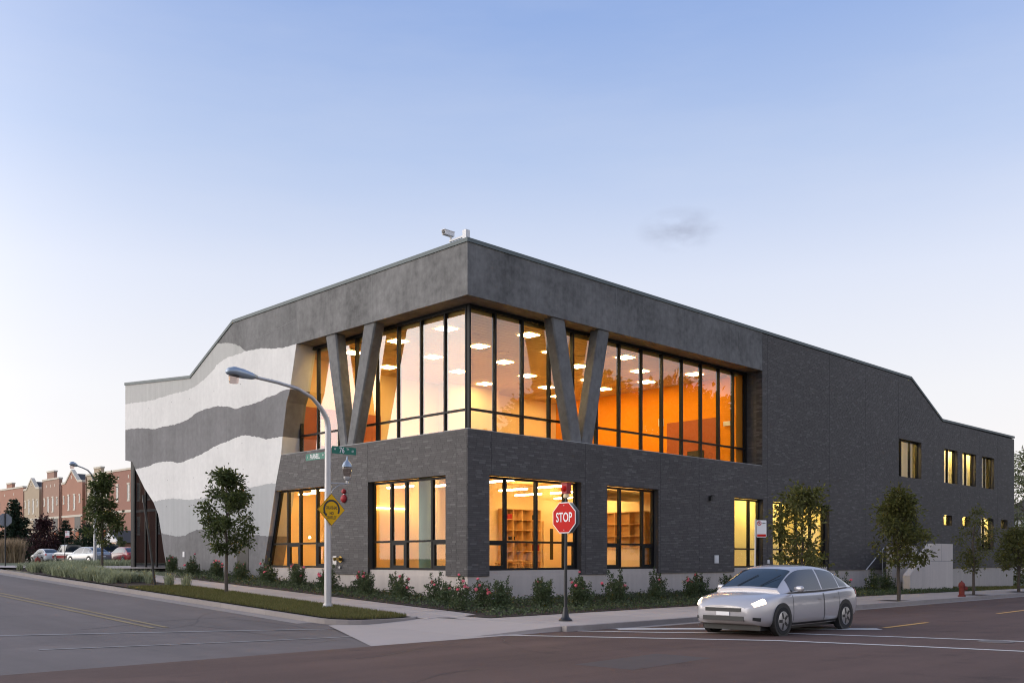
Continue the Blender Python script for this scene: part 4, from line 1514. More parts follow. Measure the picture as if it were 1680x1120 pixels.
TX = (R(90), 0, 0)
t = thing('street_name_sign', 'green street name sign reading W 76TH ST at the right of the pole', 'street sign', (-4.95, -.3, 4.57), 0)
plate(rrect(.82, .205), .012, M['green_sign'], 'sign_plate', t)
for s, sz, x, z in (('W', .085, -.31, .02), ('76', .22, -.08, -.005), ('TH', .08, .12, .04), ('ST', .085, .29, -.01)):
    text('lettering', s, sz, M['white'], t, (x, -.003, z), TX, .8)
t = thing('street_name_sign', 'green street name sign reading S PARNELL AV at the left of the pole', 'street sign', (-5.5, .31, 4.41), R(-90))
plate(rrect(1.0, .19), .012, M['green_sign'], 'sign_plate', t)
for s, sz, x, z in (('S', .075, -.41, 0), ('PARNELL', .20, -.03, -.005), ('AV', .075, .38, .01)):
    text('lettering', s, sz, M['white'], t, (x, -.003, z), TX, .62 if len(s) > 2 else .8)

t = thing('warning_sign', 'yellow diamond sign reading CUL-DE-SAC NO OUTLET with a turning arrow', 'road sign', (-5.47, -.44, 2.88), 0)
s2 = .445
plate([(0, s2), (s2, 0), (0, -s2), (-s2, 0)], .006, M['black'], 'border', t)
s3 = .432
sp = plate([(0, s3), (s3, 0), (0, -s3), (-s3, 0)], .004, M['yellow'], 'sign_plate', t, (0, -.005, 0))
plate([(0, s2 + .006), (s2 + .006, 0), (0, -s2 - .006), (-s2 - .006, 0)], .004, M['yellow'], 'backing_plate', t, (0, .007, 0))
arc = MB()
ro, ri = .272, .216
A = np.linspace(R(-28), R(205), 26)
pts = [(ro * math.cos(a), ro * math.sin(a)) for a in A] + [(ri * math.cos(a), ri * math.sin(a)) for a in A[::-1]]
for i in range(25):
    q = [pts[i], pts[i + 1], pts[51 - i - 1], pts[51 - i]]
    arc.add([(x, 0, z) for x, z in q], [(0, 1, 2, 3)])
ah = R(205)
ax_, az_ = .242 * math.cos(ah), .242 * math.sin(ah)
arc.add([(ax_ - .075, 0, az_ + .03), (ax_ + .075, 0, az_ - .02), (ax_ + .045, 0, az_ - .115)], [(0, 1, 2)])
arc = arc.build('turning_arrow', M['black'], t)
arc.location = (0, -.008, .01)
for s, sz, z in (('CUL-DE-SAC', .118, .05), ('NO', .118, -.105), ('OUTLET', .118, -.225)):
    text('lettering', s, sz, M['black'], t, (0, -.009, z), TX, .58 if len(s) > 8 else .72)
MB().box((-.05, .011, -.3), (.05, .06, .3)).build('sign_bracket', M['galv'], t)


def octagon(r):
    return [(r * math.cos(R(22.5 + 45 * k)), r * math.sin(R(22.5 + 45 * k))) for k in range(8)]


def stop_sign(loc, rz, label, letters=True):
    t = thing('stop_sign', label, 'stop sign', loc, rz)
    plate(octagon(.411), .004, M['grey_back'], 'backing_plate', t, (0, .006, 0))
    plate(octagon(.405), .004, M['white'], 'border', t, (0, .001, 0))
    plate(octagon(.383), .004, M['red_sign'], 'sign_plate', t, (0, -.0035, 0))
    if letters:
        text('lettering', 'STOP', .325, M['white'], t, (0, -.006, 0), TX, .68)
    MB().lathe([(.012, -.009), (.012, -.004)], (0, 0, .3), 8, 'y').build('bolt', M['galv'], t)
    MB().lathe([(.012, -.009), (.012, -.004)], (0, 0, -.3), 8, 'y').build('bolt', M['galv'], t)
    return t


SX, SY = -3.22, -7.15
t = thing('sign_post', 'black post with flared foot on the corner pavement carrying the stop signs', 'post', (SX, SY, 0))
MB().lathe([(.17, 0), (.17, .03), (.13, .06), (.09, .10), (.075, .20), (.06, .30), (.055, .34)], n=18).build('foot', M['black'], t, 'auto')
MB().tube([(0, 0, .3), (0.01, 0, 1.5), (.03, 0, 3.02)], [.042, .036, .034], 12).build('shaft', M['black'], t, 'auto')
t = thing('warning_beacon', 'red beacon with a cream collar on top of the black stop sign post', 'beacon', (SX + .03, SY, 3.0))
MB().lathe([(.05, 0), (.075, .02), (.075, .07), (.06, .11)], n=16).build('collar', M['cream'], t, 'auto')
MB().box((-.08, -.085, .11), (.08, .085, .36)).build('housing', M['red'], t)
MB().lathe([(.03, -.14), (.065, -.11), (.075, -.081)], (0, 0, .23), 16, 'x').build('beacon_lens', M['red_sign'], t, 'auto')
MB().box((-.1, -.095, .36), (.09, .095, .375)).build('visor', M['red'], t)
stop_sign((SX - .055, SY, 2.52), R(-90), 'red STOP sign facing the camera on the corner post')
stop_sign((SX + .085, SY, 2.52), R(90), 'second stop sign mounted back to back behind the facing STOP sign')


def parking_sign(loc, rz, label, h, postm, z):
    t = thing('parking_sign', label, 'parking sign', loc, rz, 'no parking signs')
    MB().tube([(-.13, .02, 0), (-.1, .02, z + .28)], .026, 8).build('post', postm, t)
    w = .3
    plate(rrect(w, h, .02), .004, M['white'], 'sign_plate', t, (.07, -.01, z))
    plate(rrect(w - .03, .07, .01), .003, M['red_sign'], 'red_band', t, (.07, -.014, z - h / 2 + .055))
    ring = MB()
    for r0, r1 in ((.05, .067),):
        A = np.linspace(0, 2 * math.pi, 21)
        for a, b in zip(A[:-1], A[1:]):
            ring.add([(r0 * math.cos(a), 0, r0 * math.sin(a)), (r1 * math.cos(a), 0, r1 * math.sin(a)), (r1 * math.cos(b), 0, r1 * math.sin(b)), (r0 * math.cos(b), 0, r0 * math.sin(b))], [(0, 1, 2, 3)])
    ring.add([(-.045, 0, .035), (-.035, 0, .045), (.045, 0, -.035), (.035, 0, -.045)], [(0, 1, 2, 3)])
    rg = ring.build('prohibition_ring', M['red_sign'], t)
    rg.location = (0, -.016, z + h / 2 - .09)
    text('lettering', 'P', .09, M['black'], t, (0, -.0145, z + h / 2 - .09), TX)
    ar = MB().add([(.09, 0, .0), (.12, 0, .02), (.12, 0, .008), (.19, 0, .008), (.19, 0, -.008), (.12, 0, -.008), (.12, 0, -.02)], [(0, 1, 2, 3, 4, 5, 6)]).build('arrow', M['black'], t)
    ar.location = (0, -.015, z + h / 2 - .09)
    return t


parking_sign((4.35, -7.95, 0), R(-38), 'white no parking sign with red band on a thin pole beside the street tree', .50, M['galv'], 2.40)
parking_sign((3.6, 44.2, 1.07), R(-50), 'small white parking sign on a dark pole among the far parked cars', .45, M['black'], 2.1)
t = thing('sign_post', 'leaning black sign post seen edge on at the end of the grasses', 'post', (-6.0, 9.5, gz(0, 9.5)))
MB().tube([(0, 0, 0), (-.14, .14, 1.6), (-.30, .3, 3.15)], [.042, .038, .036], 10).build('shaft', M['black'], t)
MB().box((-.32, .27, 2.9), (-.25, .33, 3.16)).build('post_cap', M['black'], t)
t = thing('stop_sign', 'back of a grey octagonal sign on a black post at the left edge', 'stop sign', (-1.95, 38.5, 1.06), R(180))
MB().tube([(0, 0.02, 0), (0, 0.02, 3.2)], .04, 8).build('post', M['black'], t)
plate(octagon(.40), .005, M['grey_back'], 'backing_plate', t, (0, -.03, 2.75))
plate(octagon(.39), .004, M['red_sign'], 'sign_plate', t, (0, -.036, 2.75))


def hydrant(loc, label, sc=1.0, rz=0):
    t = thing('fire_hydrant', label, 'fire hydrant', loc, rz, 'red fire hydrants')
    MB().lathe([(.17, 0), (.17, .05), (.12, .07), (.115, .42), (.15, .45), (.15, .49)], n=16).build('barrel', M['hydrant'], t, 'auto')
    MB().lathe([(.14, .49), (.135, .56), (.09, .63), (.03, .66), (.03, .71), (.0, .71)], n=16).build('bonnet', M['hydrant'], t, 'auto')
    for s in (-1, 1):
        MB().lathe([(.055, s * .1), (.055, s * .17), (.065, s * .17), (.065, s * .21), (.02, s * .22), (.02, s * .25)], (0, 0, .47), 12, 'x').build('hose_outlet', M['hydrant'], t, 'auto')
    MB().lathe([(.08, -.1), (.08, -.17), (.09, -.17), (.09, -.22), (.025, -.23), (.025, -.26)], (0, 0, .36), 12, 'y').build('pump_outlet', M['hydrant'], t, 'auto')
    t.scale = (sc,) * 3
    return t


hydrant((19.56, -8.05, 0), 'red fire hydrant on the kerb edge beside a thin street tree', .9, R(30))
hydrant((-5.9, 21.3, 1.02), 'red hydrant half hidden behind the grasses at the left', .85, R(45))
mb = MB()
mb.lathe([(.33, .0), (.33, .012), (.02, .013)], n=20)
o = mb.build('manhole_cover', M['old_road'])
o.location = (-.6, -16.2, -.118)
tag(o, 'round iron manhole cover set in the dark asphalt', 'manhole cover')

# ------------------------------------------------------------------ trees
def limb(mb, a, b, r0, r1, r, wob=.08, n=5):
    a, b = Vector(a), Vector(b)
    L = (b - a).length
    pts = []
    for i in range(n + 1):
        q = i / n
        p = a.lerp(b, q)
        if 0 < i < n:
            p += Vector((r.uniform(-1, 1), r.uniform(-1, 1), r.uniform(-.3, 1))) * wob * L
        pts.append(p)
    mb.tube(pts, [r0 + (r1 - r0) * i / n for i in range(n + 1)], 7)
    return pts


def tree(name, label, loc, h, base, rx, nleaf, lsize, lm, seed, group=None, rtr=.06, lean=(0, 0), prof=None, clumps=60, sparse=0.0, cat='tree', spread=.13):
    """trunk with limbs; leaves gather in clumps along the limb ends inside an egg-shaped crown"""
    r = random.Random(seed)
    q = np.random.default_rng(seed)
    t = thing(name, label, cat, loc, r.uniform(0, 6), group)
    tr = MB()
    top = (lean[0], lean[1], h * .9)
    limb(tr, (0, 0, -.08), (lean[0] * base / h, lean[1] * base / h, base), rtr * 1.25, rtr, r, .012, 4)
    limb(tr, (lean[0] * base / h, lean[1] * base / h, base), top, rtr, rtr * .25, r, .02, 6)
    prof = prof or [(0, .35), (.15, .8), (.35, 1.0), (.6, .82), (.8, .55), (1, .12)]
    cen = []
    for k in range(clumps):
        f = r.random() ** .85
        rad = float(np.interp(f, [p[0] for p in prof], [p[1] for p in prof])) * rx
        a = r.uniform(0, 6.283)
        d = rad * (r.random() ** .45) * r.uniform(.85, 1.12)
        z = base + (h - base) * f
        c = Vector((lean[0] * z / h + math.cos(a) * d, lean[1] * z / h + math.sin(a) * d, z))
        cen.append(c)
        if k % 3 == 0:
            z0 = max(base * .95, z - d * r.uniform(.6, 1.1) - .15)
            limb(tr, (lean[0] * z0 / h, lean[1] * z0 / h, z0), c, rtr * .35, rtr * .07, r, .06, 4)
    tr.build('trunk', M['bark'], t, 'auto')
    w = np.array([r.uniform(.4, 1.6) for _ in cen])
    cnt = (w / w.sum() * nleaf).astype(int) + 1
    P = []
    for c, n_, ww in zip(cen, cnt, w):
        sg = spread * rx * (.7 + .5 * ww)
        P.append(np.array(c) + q.normal(size=(n_, 3)) * sg * np.array([1, 1, .8]))
    P = np.concatenate(P)
    V, F = leaf_cloud(P, lsize, seed)
    link('crown', np_mesh('crown', V, F, M[lm]), t)
    return t


SG = 'young street trees along the pavements'
tree('street_tree', 'dense egg shaped young street tree in front of the striped concrete wall', (-5.4, 5.6, gz(0, 5.6)), 3.9, 1.3, .8, 6000, .105, 'leaf', 21, SG, .05, clumps=66,
     prof=[(0, .3), (.12, .75), (.35, 1.0), (.6, .9), (.85, .62), (1, .3)])
tree('street_tree', 'loose young street tree among the grasses at the left', (-5.05, 16.5, gz(0, 16.5)), 4.1, 1.25, .76, 3400, .13, 'leaf', 33, SG, .05, clumps=60,
     prof=[(0, .4), (.12, .95), (.3, 1.0), (.5, .75), (.7, .6), (1, .35)])
tree('street_tree', 'young olive green street tree in front of the tall yellow windows', (7.0, -7.9, 0), 3.85, 1.15, .88, 3000, .13, 'leaf2', 43, SG, .045, clumps=46,
     prof=[(0, .55), (.2, .9), (.45, 1.0), (.7, .85), (.9, .6), (1, .35)])
tree('street_tree', 'broad olive green street tree left of the leaning concrete cheek wall', (13.75, -8.0, 0), 3.9, 1.25, 1.06, 4800, .13, 'leaf2', 57, SG, .055, clumps=70,
     prof=[(0, .45), (.12, .95), (.35, 1.0), (.6, .85), (.75, .5), (1, .2)])
tree('street_tree', 'thin sparse street tree behind the fire hydrant', (21.8, -7.7, 0), 3.5, .95, .85, 1500, .11, 'leaf2', 61, SG, .05, clumps=42,
     prof=[(0, .3), (.15, .6), (.4, .75), (.7, 1.0), (1, .8)], spread=.13)
tree('street_tree', 'low round street tree at the right edge of the picture', (27.2, -7.75, 0), 2.85, 1.0, 1.05, 3400, .13, 'leaf2', 71, SG, .06, clumps=70,
     prof=[(0, .5), (.2, 1.0), (.5, 1.0), (.8, .7), (1, .3)])
for x in (7.0, 13.75, 21.8, 27.2):
    mb = MB().add([(x - .55, -8.2, .003), (x + .55, -8.2, .003), (x + .55, -7.35, .003), (x - .55, -7.35, .003)], [(0, 1, 2, 3)])
    o = mb.build('tree_pit', M['soil'])
    o['kind'] = 'structure'


def fir(name, label, loc, h, rx, n, seed, lm='fir', group=None, lsize=.34):
    r = random.Random(seed)
    t = thing(name, label, 'tree', loc, 0, group)
    tr = MB().tube([(0, 0, -.1), (0, 0, h * .95)], [.14, .02], 8)
    P = []
    tiers = int(h * 2.2)
    for i in range(tiers):
        f = (i + .4) / tiers
        z = .35 + (h - .35) * f
        rad = rx * (1 - f) ** .8 * r.uniform(.85, 1.1) + .08
        nb_ = max(4, int(9 * (1 - f)) + 3)
        for k in range(nb_):
            a = k / nb_ * 6.283 + r.uniform(-.3, .3)
            rr = rad * r.uniform(.75, 1.1)
            e = Vector((math.cos(a) * rr, math.sin(a) * rr, z + .18 * rr))
            tr.tube([(0, 0, z), e], [.03, .008], 4)
            for _ in range(max(3, int(n * rr / (tiers * nb_ * rx) * 1.8))):
                q = r.random() ** .6
                p = Vector((0, 0, z)).lerp(e, q)
                P.append((p.x + r.gauss(0, .12), p.y + r.gauss(0, .12), p.z + r.gauss(0, .10) - .08 * q))
    tr.build('trunk', M['bark'], t)
    V, F = leaf_cloud(np.array(P), lsize, seed, aspect=.35)
    link('crown', np_mesh('crown', V, F, M[lm]), t)
    return t


def bedge(px, t):
    u = (px - 840) / 1587
    return (CAM[0] + t * (u * .7113 + .7029), CAM[1] + t * (-u * .7029 + .7113))


# ------------------------------------------------------------------ roses and ground cover in the beds
def rose_mesh(h, w, seed):
    r = random.Random(seed)
    q = np.random.default_rng(seed)
    st_ = MB()
    P = []
    tips = []
    for k in range(11):
        a = r.uniform(0, 6.283)
        d = w * r.uniform(.2, 1.0)
        hh = h * r.uniform(.55, 1.05)
        e = Vector((math.cos(a) * d, math.sin(a) * d, hh))
        pts = limb(st_, (math.cos(a) * .04, math.sin(a) * .04, -.03), e, .012, .004, r, .06, 4)
        tips.append(e)
        m = int(70 * (hh / h))
        for _ in range(m):
            f = r.random() ** .7
            i = min(3, int(f * 4))
            p = pts[i].lerp(pts[i + 1], f * 4 - i)
            s = .10 * (1.25 - f)
            P.append((p.x + r.gauss(0, s), p.y + r.gauss(0, s), max(.03, p.z + r.gauss(0, s))))
    for _ in range(340):
        a = r.uniform(0, 6.283)
        d = w * .75 * math.sqrt(r.random())
        P.append((math.cos(a) * d, math.sin(a) * d, h * r.uniform(.08, .62)))
    V, F = leaf_cloud(np.array(P), .075, seed)
    return st_.mesh('stems', M['stem']), np_mesh('foliage', V, F, M['rose']), tips


def bloom_mesh(seed):
    r = random.Random(seed)
    mb = MB()
    for ring, (rad, h, n) in enumerate(((.052, .012, 7), (.04, .03, 6), (.022, .042, 5))):
        for k in range(n):
            a = 6.283 * k / n + ring * .4
            c, s = math.cos(a), math.sin(a)
            w = rad * .75
            mb.add([(0, 0, h * .3), (c * rad * .7 - s * w * .6, s * rad * .7 + c * w * .6, h), (c * rad, s * rad, h + .012), (c * rad * .7 + s * w * .6, s * rad * .7 - c * w * .6, h)], [(0, 1, 2, 3)])
    mb.lathe([(.012, -.02), (.03, 0), (.036, .02), (.02, .045)], n=8)
    return mb.mesh('rose_bloom', M['petal'])


RM = [rose_mesh(1.0, .48, 101), rose_mesh(.9, .42, 202), rose_mesh(1.1, .40, 303), rose_mesh(.75, .5, 404)]
BMS = [bloom_mesh(5), bloom_mesh(6)]
NUM = ['no', 'one', 'two', 'three', 'four', 'five', 'six', 'seven']


def rose(x, y, kind, nb_, rz, label, sc=1.0):
    t = thing('rose_bush', label, 'rose bush', (x, y, gz(x, y)), rz, 'pink rose bushes in the beds round the building')
    st_, fo, tips = RM[kind]
    link('stems', st_, t)
    link('foliage', fo, t)
    for k in range(nb_):
        a = rnd.uniform(0, 6.28)
        e = tips[(k * 3 + int(rz * 7)) % len(tips)]
        f = rnd.uniform(.72, 1.02)
        b = link('rose_bloom', BMS[k % 2], t, (e.x * f * 1.12, e.y * f * 1.12, e.z * f * 1.04 + .03))
        b.rotation_euler = (rnd.uniform(-.6, .6), rnd.uniform(-.6, .6), a)
        b.scale = (rnd.uniform(1.1, 1.55),) * 3
    t.scale = (sc * .95,) * 3


FRONT = [(-2.6, -2.6, 0, 6, 'full rose bush with six pink blooms at the corner of the concrete base'),
         (-1.4, -2.9, 3, 1, 'low rose bush with one bloom, first to the right of the corner bush'),
         (-0.5, -2.2, 2, 0, 'leggy rose bush without blooms, left of the corner street window'),
         (0.5, -2.9, 1, 0, 'upright rose bush without blooms, below the left end of the corner street window'),
         (1.3, -2.0, 1, 3, 'rose bush with three blooms just left of the black sign post'),
         (2.0, -3.1, 3, 2, 'low rose bush with two blooms seen behind the black sign post'),
         (2.9, -2.2, 2, 2, 'tall rose bush with two blooms just right of the black sign post'),
         (3.9, -2.9, 0, 1, 'broad rose bush with a single bloom below the right end of the corner street window'),
         (4.9, -2.1, 0, 1, 'rose bush with one bloom below the pier between the street windows'),
         (6.2, -2.8, 3, 0, 'low dark rose bush without blooms below the second street window'),
         (7.4, -2.0, 2, 1, 'straggling rose bush with one bloom below the second street window'),
         (8.4, -2.7, 1, 3, 'rose bush with three low blooms behind the nose of the silver car'),
         (9.8, -2.1, 3, 1, 'rose bush with one bloom behind the roof of the silver car')]
for k, (x, y, kd, nb_, lab) in enumerate(FRONT):
    rose(x, y, kd, nb_, k * 1.7 % 6.28, lab, [1.0, 1.1, .85, 1.05, .95, 1.2, .9][k % 7])
for k, (x, y) in enumerate(((11.4, -2.3), (12.8, -2.6), (14.4, -2.2), (16.2, -2.6), (18.0, -2.2), (20.3, -2.5))):
    rose(x, y, (k * 3 + 1) % 4, k % 2, k * 2.1 % 6.28, '%s rose bush behind the silver car, counted to the right from its roof' % ['first', 'second', 'third', 'fourth', 'fifth', 'sixth'][k])
for k, (x, lab) in enumerate(((23.3, 'dark bush without blooms just left of the broad street tree trunk'), (24.9, 'dark bush without blooms between the broad street tree and the steps'))):
    rose(x, -2.6, 0, 0, k * 2.5, lab, 1.15)
LEFTR = []
ordn = ['first', 'second', 'third', 'fourth', 'fifth', 'sixth', 'seventh', 'eighth', 'ninth', 'tenth', 'eleventh', 'twelfth', 'thirteenth', 'fourteenth', 'fifteenth', 'sixteenth', 'seventeenth', 'eighteenth', 'nineteenth', 'twentieth', 'twenty-first', 'twenty-second']
yy = -1.9
k = 0
while yy < 18.6:
    nb_ = [3, 1, 2, 3, 0, 2, 4, 1, 2][k % 9]
    tail = 'with %s bloom%s' % (NUM[nb_] if nb_ else 'no', '' if nb_ == 1 else 's')
    rose(-1.15 - .5 * (k % 2), yy, [1, 3, 0, 3, 1][k % 5], nb_, k * 1.3 % 6.28, '%s rose bush %s in the side bed, counted back from the building corner' % (ordn[k], tail), .95 if yy < 12 else .85)
    yy += 1.02
    k += 1
# trailing ground cover: low leaves all over both beds
BEDF = [(-3.6, -4.9), (31, -4.9), (31, -.3), (-.2, -.3), (-.2, 19.4), (-1.0, 19.2), (-2.85, 14.3), (-2.85, -3.5)]
P = scatter(BEDF, 26000, 41)
P[:, 2] += np.random.default_rng(1).uniform(.02, .2, len(P)) * (0.4 + 0.6 * np.random.default_rng(2).random(len(P)))
V, F = leaf_cloud(P, .085, 42, up=.9)
tag(link('ground_cover', np_mesh('ground_cover', V, F, M['cover'])), 'low leafy ground cover between the rose bushes', 'ground cover', kind='stuff')

# ------------------------------------------------------------------ cars
def car_body(t, prof, paint, name='body'):
    secs = []
    for s, w, zb, zt in prof:
        mid = zb + (zt - zb) * .55
        half = [(0, zb), (w * .90, zb), (w * .985, zb + .10), (w, mid), (w * .985, zt - .10), (w * .93, zt - .03), (w * .80, zt), (w * .4, zt + .015)]
        secs.append([(s, y, z) for y, z in half] + [(s, -y, z) for y, z in half[::-1][:-1]])
    return MB().loft(secs, True).build(name, paint, t, 'auto')


def cabin(t, gh, belt, name='windows', m=None):
    secs = []
    for s, wb, zr, wr in gh:
        half = [(wb, belt - .04), (wb * .985 + wr * .015, belt), (wr, zr - .05), (wr * .85, zr), (wr * .4, zr + .012)]
        secs.append([(s, y, z) for y, z in half] + [(s, -y, z) for y, z in half[::-1]])
    return MB().loft(secs, True).build(name, m or M['carglass'], t, 'auto')


def wheel(t, s, y, r=.325, side=1):
    w = MB().lathe([(r * .6, -.1), (r * .93, -.105), (r, -.07), (r, .07), (r * .93, .105), (r * .6, .1)], (s, y, r), 24, 'y').build('wheel', M['tyre'], t, 'auto')
    rm = MB()
    rm.lathe([(r * .66, .101), (r * .66, .106), (r * .58, .112)], (s, y, r), 20, 'y') if side > 0 else rm.lathe([(r * .66, -.101), (r * .66, -.106), (r * .58, -.112)], (s, y, r), 20, 'y')
    hub = MB()
    for k in range(5):
        a = k * 1.2566
        c, q = math.cos(a), math.sin(a)
        x0 = y + side * .1135
        hub.add([(s + c * .05 - q * .035, x0, r + q * .05 + c * .035), (s + c * .05 + q * .035, x0, r + q * .05 - c * .035),
                (s + c * r * .6 + q * .03, x0, r + q * r * .6 - c * .03), (s + c * r * .6 - q * .03, x0, r + q * r * .6 + c * .03)], [(0, 1, 2, 3)])
    rm.build('rim', M['rim'], w, 'auto')
    for k in range(5):
        pass
    hub.build('spokes', M['trim'], w)


def crom(keys, vals, s):
    """smooth interpolation through keyed values"""
    i = 0
    while i < len(keys) - 2 and s > keys[i + 1]:
        i += 1
    t = clamp((s - keys[i]) / (keys[i + 1] - keys[i]), 0, 1)
    p1, p2 = vals[i], vals[i + 1]
    p0 = vals[i - 1] if i else p1 - (p2 - p1)
    p3 = vals[i + 2] if i + 2 < len(vals) else p2 + (p2 - p1)
    d1 = (p2 - p0) / 2
    d2 = (p3 - p1) / 2
    h = t * t
    c = h * t
    return (2 * c - 3 * h + 1) * p1 + (c - 2 * h + t) * d1 + (-2 * c + 3 * h) * p2 + (c - h) * d2


BK = [-2.32, -2.27, -2.1, -1.6, -1.0, -.3, .4, 1.0, 1.5, 1.9, 2.12, 2.27, 2.33]
BW = [.60, .74, .835, .885, .90, .905, .905, .90, .89, .86, .80, .68, .58]
BT = [.80, .90, .975, 1.0, .975, .95, .94, .935, .905, .845, .775, .70, .63]
BB = [.44, .36, .28, .22, .20, .19, .19, .19, .20, .21, .24, .29, .36]
GK = [-2.02, -1.6, -1.15, -.6, .0, .5, .92, 1.40]
GW = [.78, .83, .845, .85, .85, .85, .84, .80]
GR_ = [.985, 1.20, 1.385, 1.465, 1.48, 1.435, 1.25, .965]
GT = [.70, .655, .625, .61, .605, .61, .645, .72]
QK = [0, .14, .36, .56, .70, .86, 1.0]


def body_pt(s, q, side, off=0.0):
    w, zt, zb = crom(BK, BW, s), crom(BK, BT, s), crom(BK, BB, s)
    d = zt - zb
    ys = [w * .90, w * .985, w, w * .975, w * .88, w * .5, 0]
    zs = [zb, zb + d * .16, zb + d * .50, zt - d * .17, zt - .025, zt + .018, zt + .03]
    return Vector((s, side * (crom(QK, ys, q)), crom(QK, zs, q)))


def cab_pt(s, q, side, off=0.0):
    wb, zr, wr = crom(GK, GW, s), crom(GK, GR_, s), crom(GK, GT, s)
    bl = crom(BK, BT, s) - .03
    d = max(zr - bl, .01)
    ys = [wb, wb * .995, wr + (wb - wr) * .48, wr + .01, wr * .88, wr * .46, 0]
    zs = [bl, bl + d * .05, bl + d * .55, zr - d * .13, zr - d * .02, zr + .015, zr + .022]
    return Vector((s, side * crom(QK, ys, q), crom(QK, zs, q)))


def patch(f, s0, s1, q0, q1, side, off, m, name, parent, ns=8, nq=6, both=False, cap=False):
    """a panel lying on the curved surface f, lifted off by a few millimetres"""
    mb = MB()
    for sd in ((1, -1) if both else (side,)):
        g = []
        for i in range(ns + 1):
            s = s0 + (s1 - s0) * i / ns
            row = []
            for j in range(nq + 1):
                q = q0 + (q1 - q0) * j / nq
                p = f(s, q, sd)
                e = .004
                n = (f(s + e, q, sd) - f(s - e, q, sd)).cross(f(s, min(q + e, 1), sd) - f(s, q - e, sd)) * -sd
                if n.length > 1e-12:
                    n.normalize()
                    if n.z < -.3 and q > .3:
                        n = -n
                row.append(p + n * off)
            g.append(row)
        mb.loft(g)
    return mb.build(name, m, parent, 'auto')


def shell(f, s0, s1, m, name, parent, ns=44, nq=16):
    secs = []
    for i in range(ns + 1):
        s = s0 + (s1 - s0) * i / ns
        row = [f(s, j / nq, 1) for j in range(nq + 1)]
        row += [Vector((p.x, -p.y, p.z)) for p in row[::-1][1:]]
        secs.append(row)
    return MB().loft(secs, True).build(name, m, parent, 'auto')


def sedan(name, label, loc, rz, paint, group=None, detail=True, lights=False, taill=True):
    t = thing(name, label, 'car', loc, rz, group)
    shell(body_pt, -2.32, 2.33, paint, 'body', t)
    shell(cab_pt, -2.0, 1.38, paint, 'roof', t, 36)
    gl = M['carglass']
    patch(cab_pt, .62, 1.32, .60, 1.0, 1, .004, gl, 'windscreen', t, 10, 8, True)
    patch(cab_pt, -1.93, -1.22, .62, 1.0, 1, .004, gl, 'rear_window', t, 10, 8, True)
    for y in (-1, 1):
        patch(cab_pt, -.34, .98, .15, .55, y, .004, gl, 'side_window', t, 12, 5)
        patch(cab_pt, -1.18, -.41, .15, .55, y, .004, gl, 'side_window', t, 10, 5)
        patch(cab_pt, -1.62, -1.24, .17, .5, y, .004, gl, 'quarter_window', t, 6, 4)
        for s in (-1.42, 1.42):
            MB().lathe([(.365, y * .78), (.365, y * .905)], (s, 0, .335), 28, 'y').build('wheel_arch', M['trim'], t)
            wheel(t, s, y * .805, .315, side=y)
        patch(body_pt, 1.98, 2.24, .53, .70, y, .006, M['headlamp'] if lights else M['white'], 'headlight', t, 6, 4)
        patch(body_pt, -2.26, -2.06, .50, .70, y, .006, M['taillamp'], 'tail_lamp', t, 6, 4)
        if detail:
            for s0, s1 in ((-1.12, -.40), (-.385, .98)):
                for a in (s0, s1 - .014):
                    patch(body_pt, a, a + .014, .10, .60, y, .003, M['trim'], 'door_gap', t, 1, 8)
                patch(body_pt, s0 + .08, s0 + .26, .485, .515, y, .022, paint, 'door_handle', t, 4, 2)
            patch(body_pt, -1.05, 1.02, .03, .09, y, .006, M['trim'], 'side_skirt', t, 8, 2)
            patch(cab_pt, -1.6, 1.1, .08, .125, y, .006, M['trim'], 'window_strip', t, 12, 2)
            c = cab_pt(.88, .12, y)
            secs = []
            for b, k in ((.02, .6), (.10, .95), (.19, 1.0), (.23, .7)):
                secs.append([(c.x + .05 * math.cos(a) * k, c.y + y * b, c.z + .075 + .065 * math.sin(a) * k) for a in np.linspace(0, 2 * math.pi, 11)[:-1]])
            MB().loft(secs, True).build('wing_mirror', paint, t, 'all')
            MB().lathe([(.07, -.008), (.07, .0)], (2.02, y * .0, 0), 8, 'y') if False else None
            patch(body_pt, 2.13, 2.27, .14, .24, y, .005, M['trim'], 'fog_lamp_recess', t, 4, 3)
    g = MB()
    g.box((2.27, -.44, .525), (2.345, .44, .60))
    g.build('grille', M['trim'], t)
    MB().box((2.27, -.5, .335), (2.342, .5, .43)).build('air_intake', M['trim'], t)
    MB().box((2.33, -.44, .603), (2.352, .44, .615)).build('grille_bar', M['rim'], t)
    MB().box((2.34, -.16, .44), (2.352, .16, .52)).build('number_plate', M['white'], t)
    MB().box((-2.335, -.16, .60), (-2.315, .16, .70)).build('number_plate', M['white'], t)
    MB().box((-1.9, -.7, .12), (2.0, .7, .25)).build('underbody', M['trim'], t)
    for y in (-.28, .28):
        p0, p1 = cab_pt(1.33, .93, 1), cab_pt(.95, .9, 1)
        MB().tube([(p0.x, y, p0.z + .02), (p1.x, y + .3, p1.z + .03)], .008, 5).build('wiper', M['trim'], t)
    return t


sedan('sedan', 'silver sedan with lit headlights driving along the near street', (-0.75, -11.55, -.12), R(180.0), M['silver'], None, True, True)

PCG = 'cars parked in front of the townhouses'
white_p = mat('pearl_car_paint', (0.6, 0.6, 0.6), 0.25, coat=.6)
red_p = mat('dark_red_car_paint', (0.25, 0.02, 0.025), 0.25, coat=.6)
grey_p = mat('grey_car_paint', (0.30, 0.32, 0.34), 0.25, metal=.3, coat=.6)
blue_p = mat('blue_grey_car_paint', (0.28, 0.33, 0.40), 0.25, metal=.3, coat=.6)


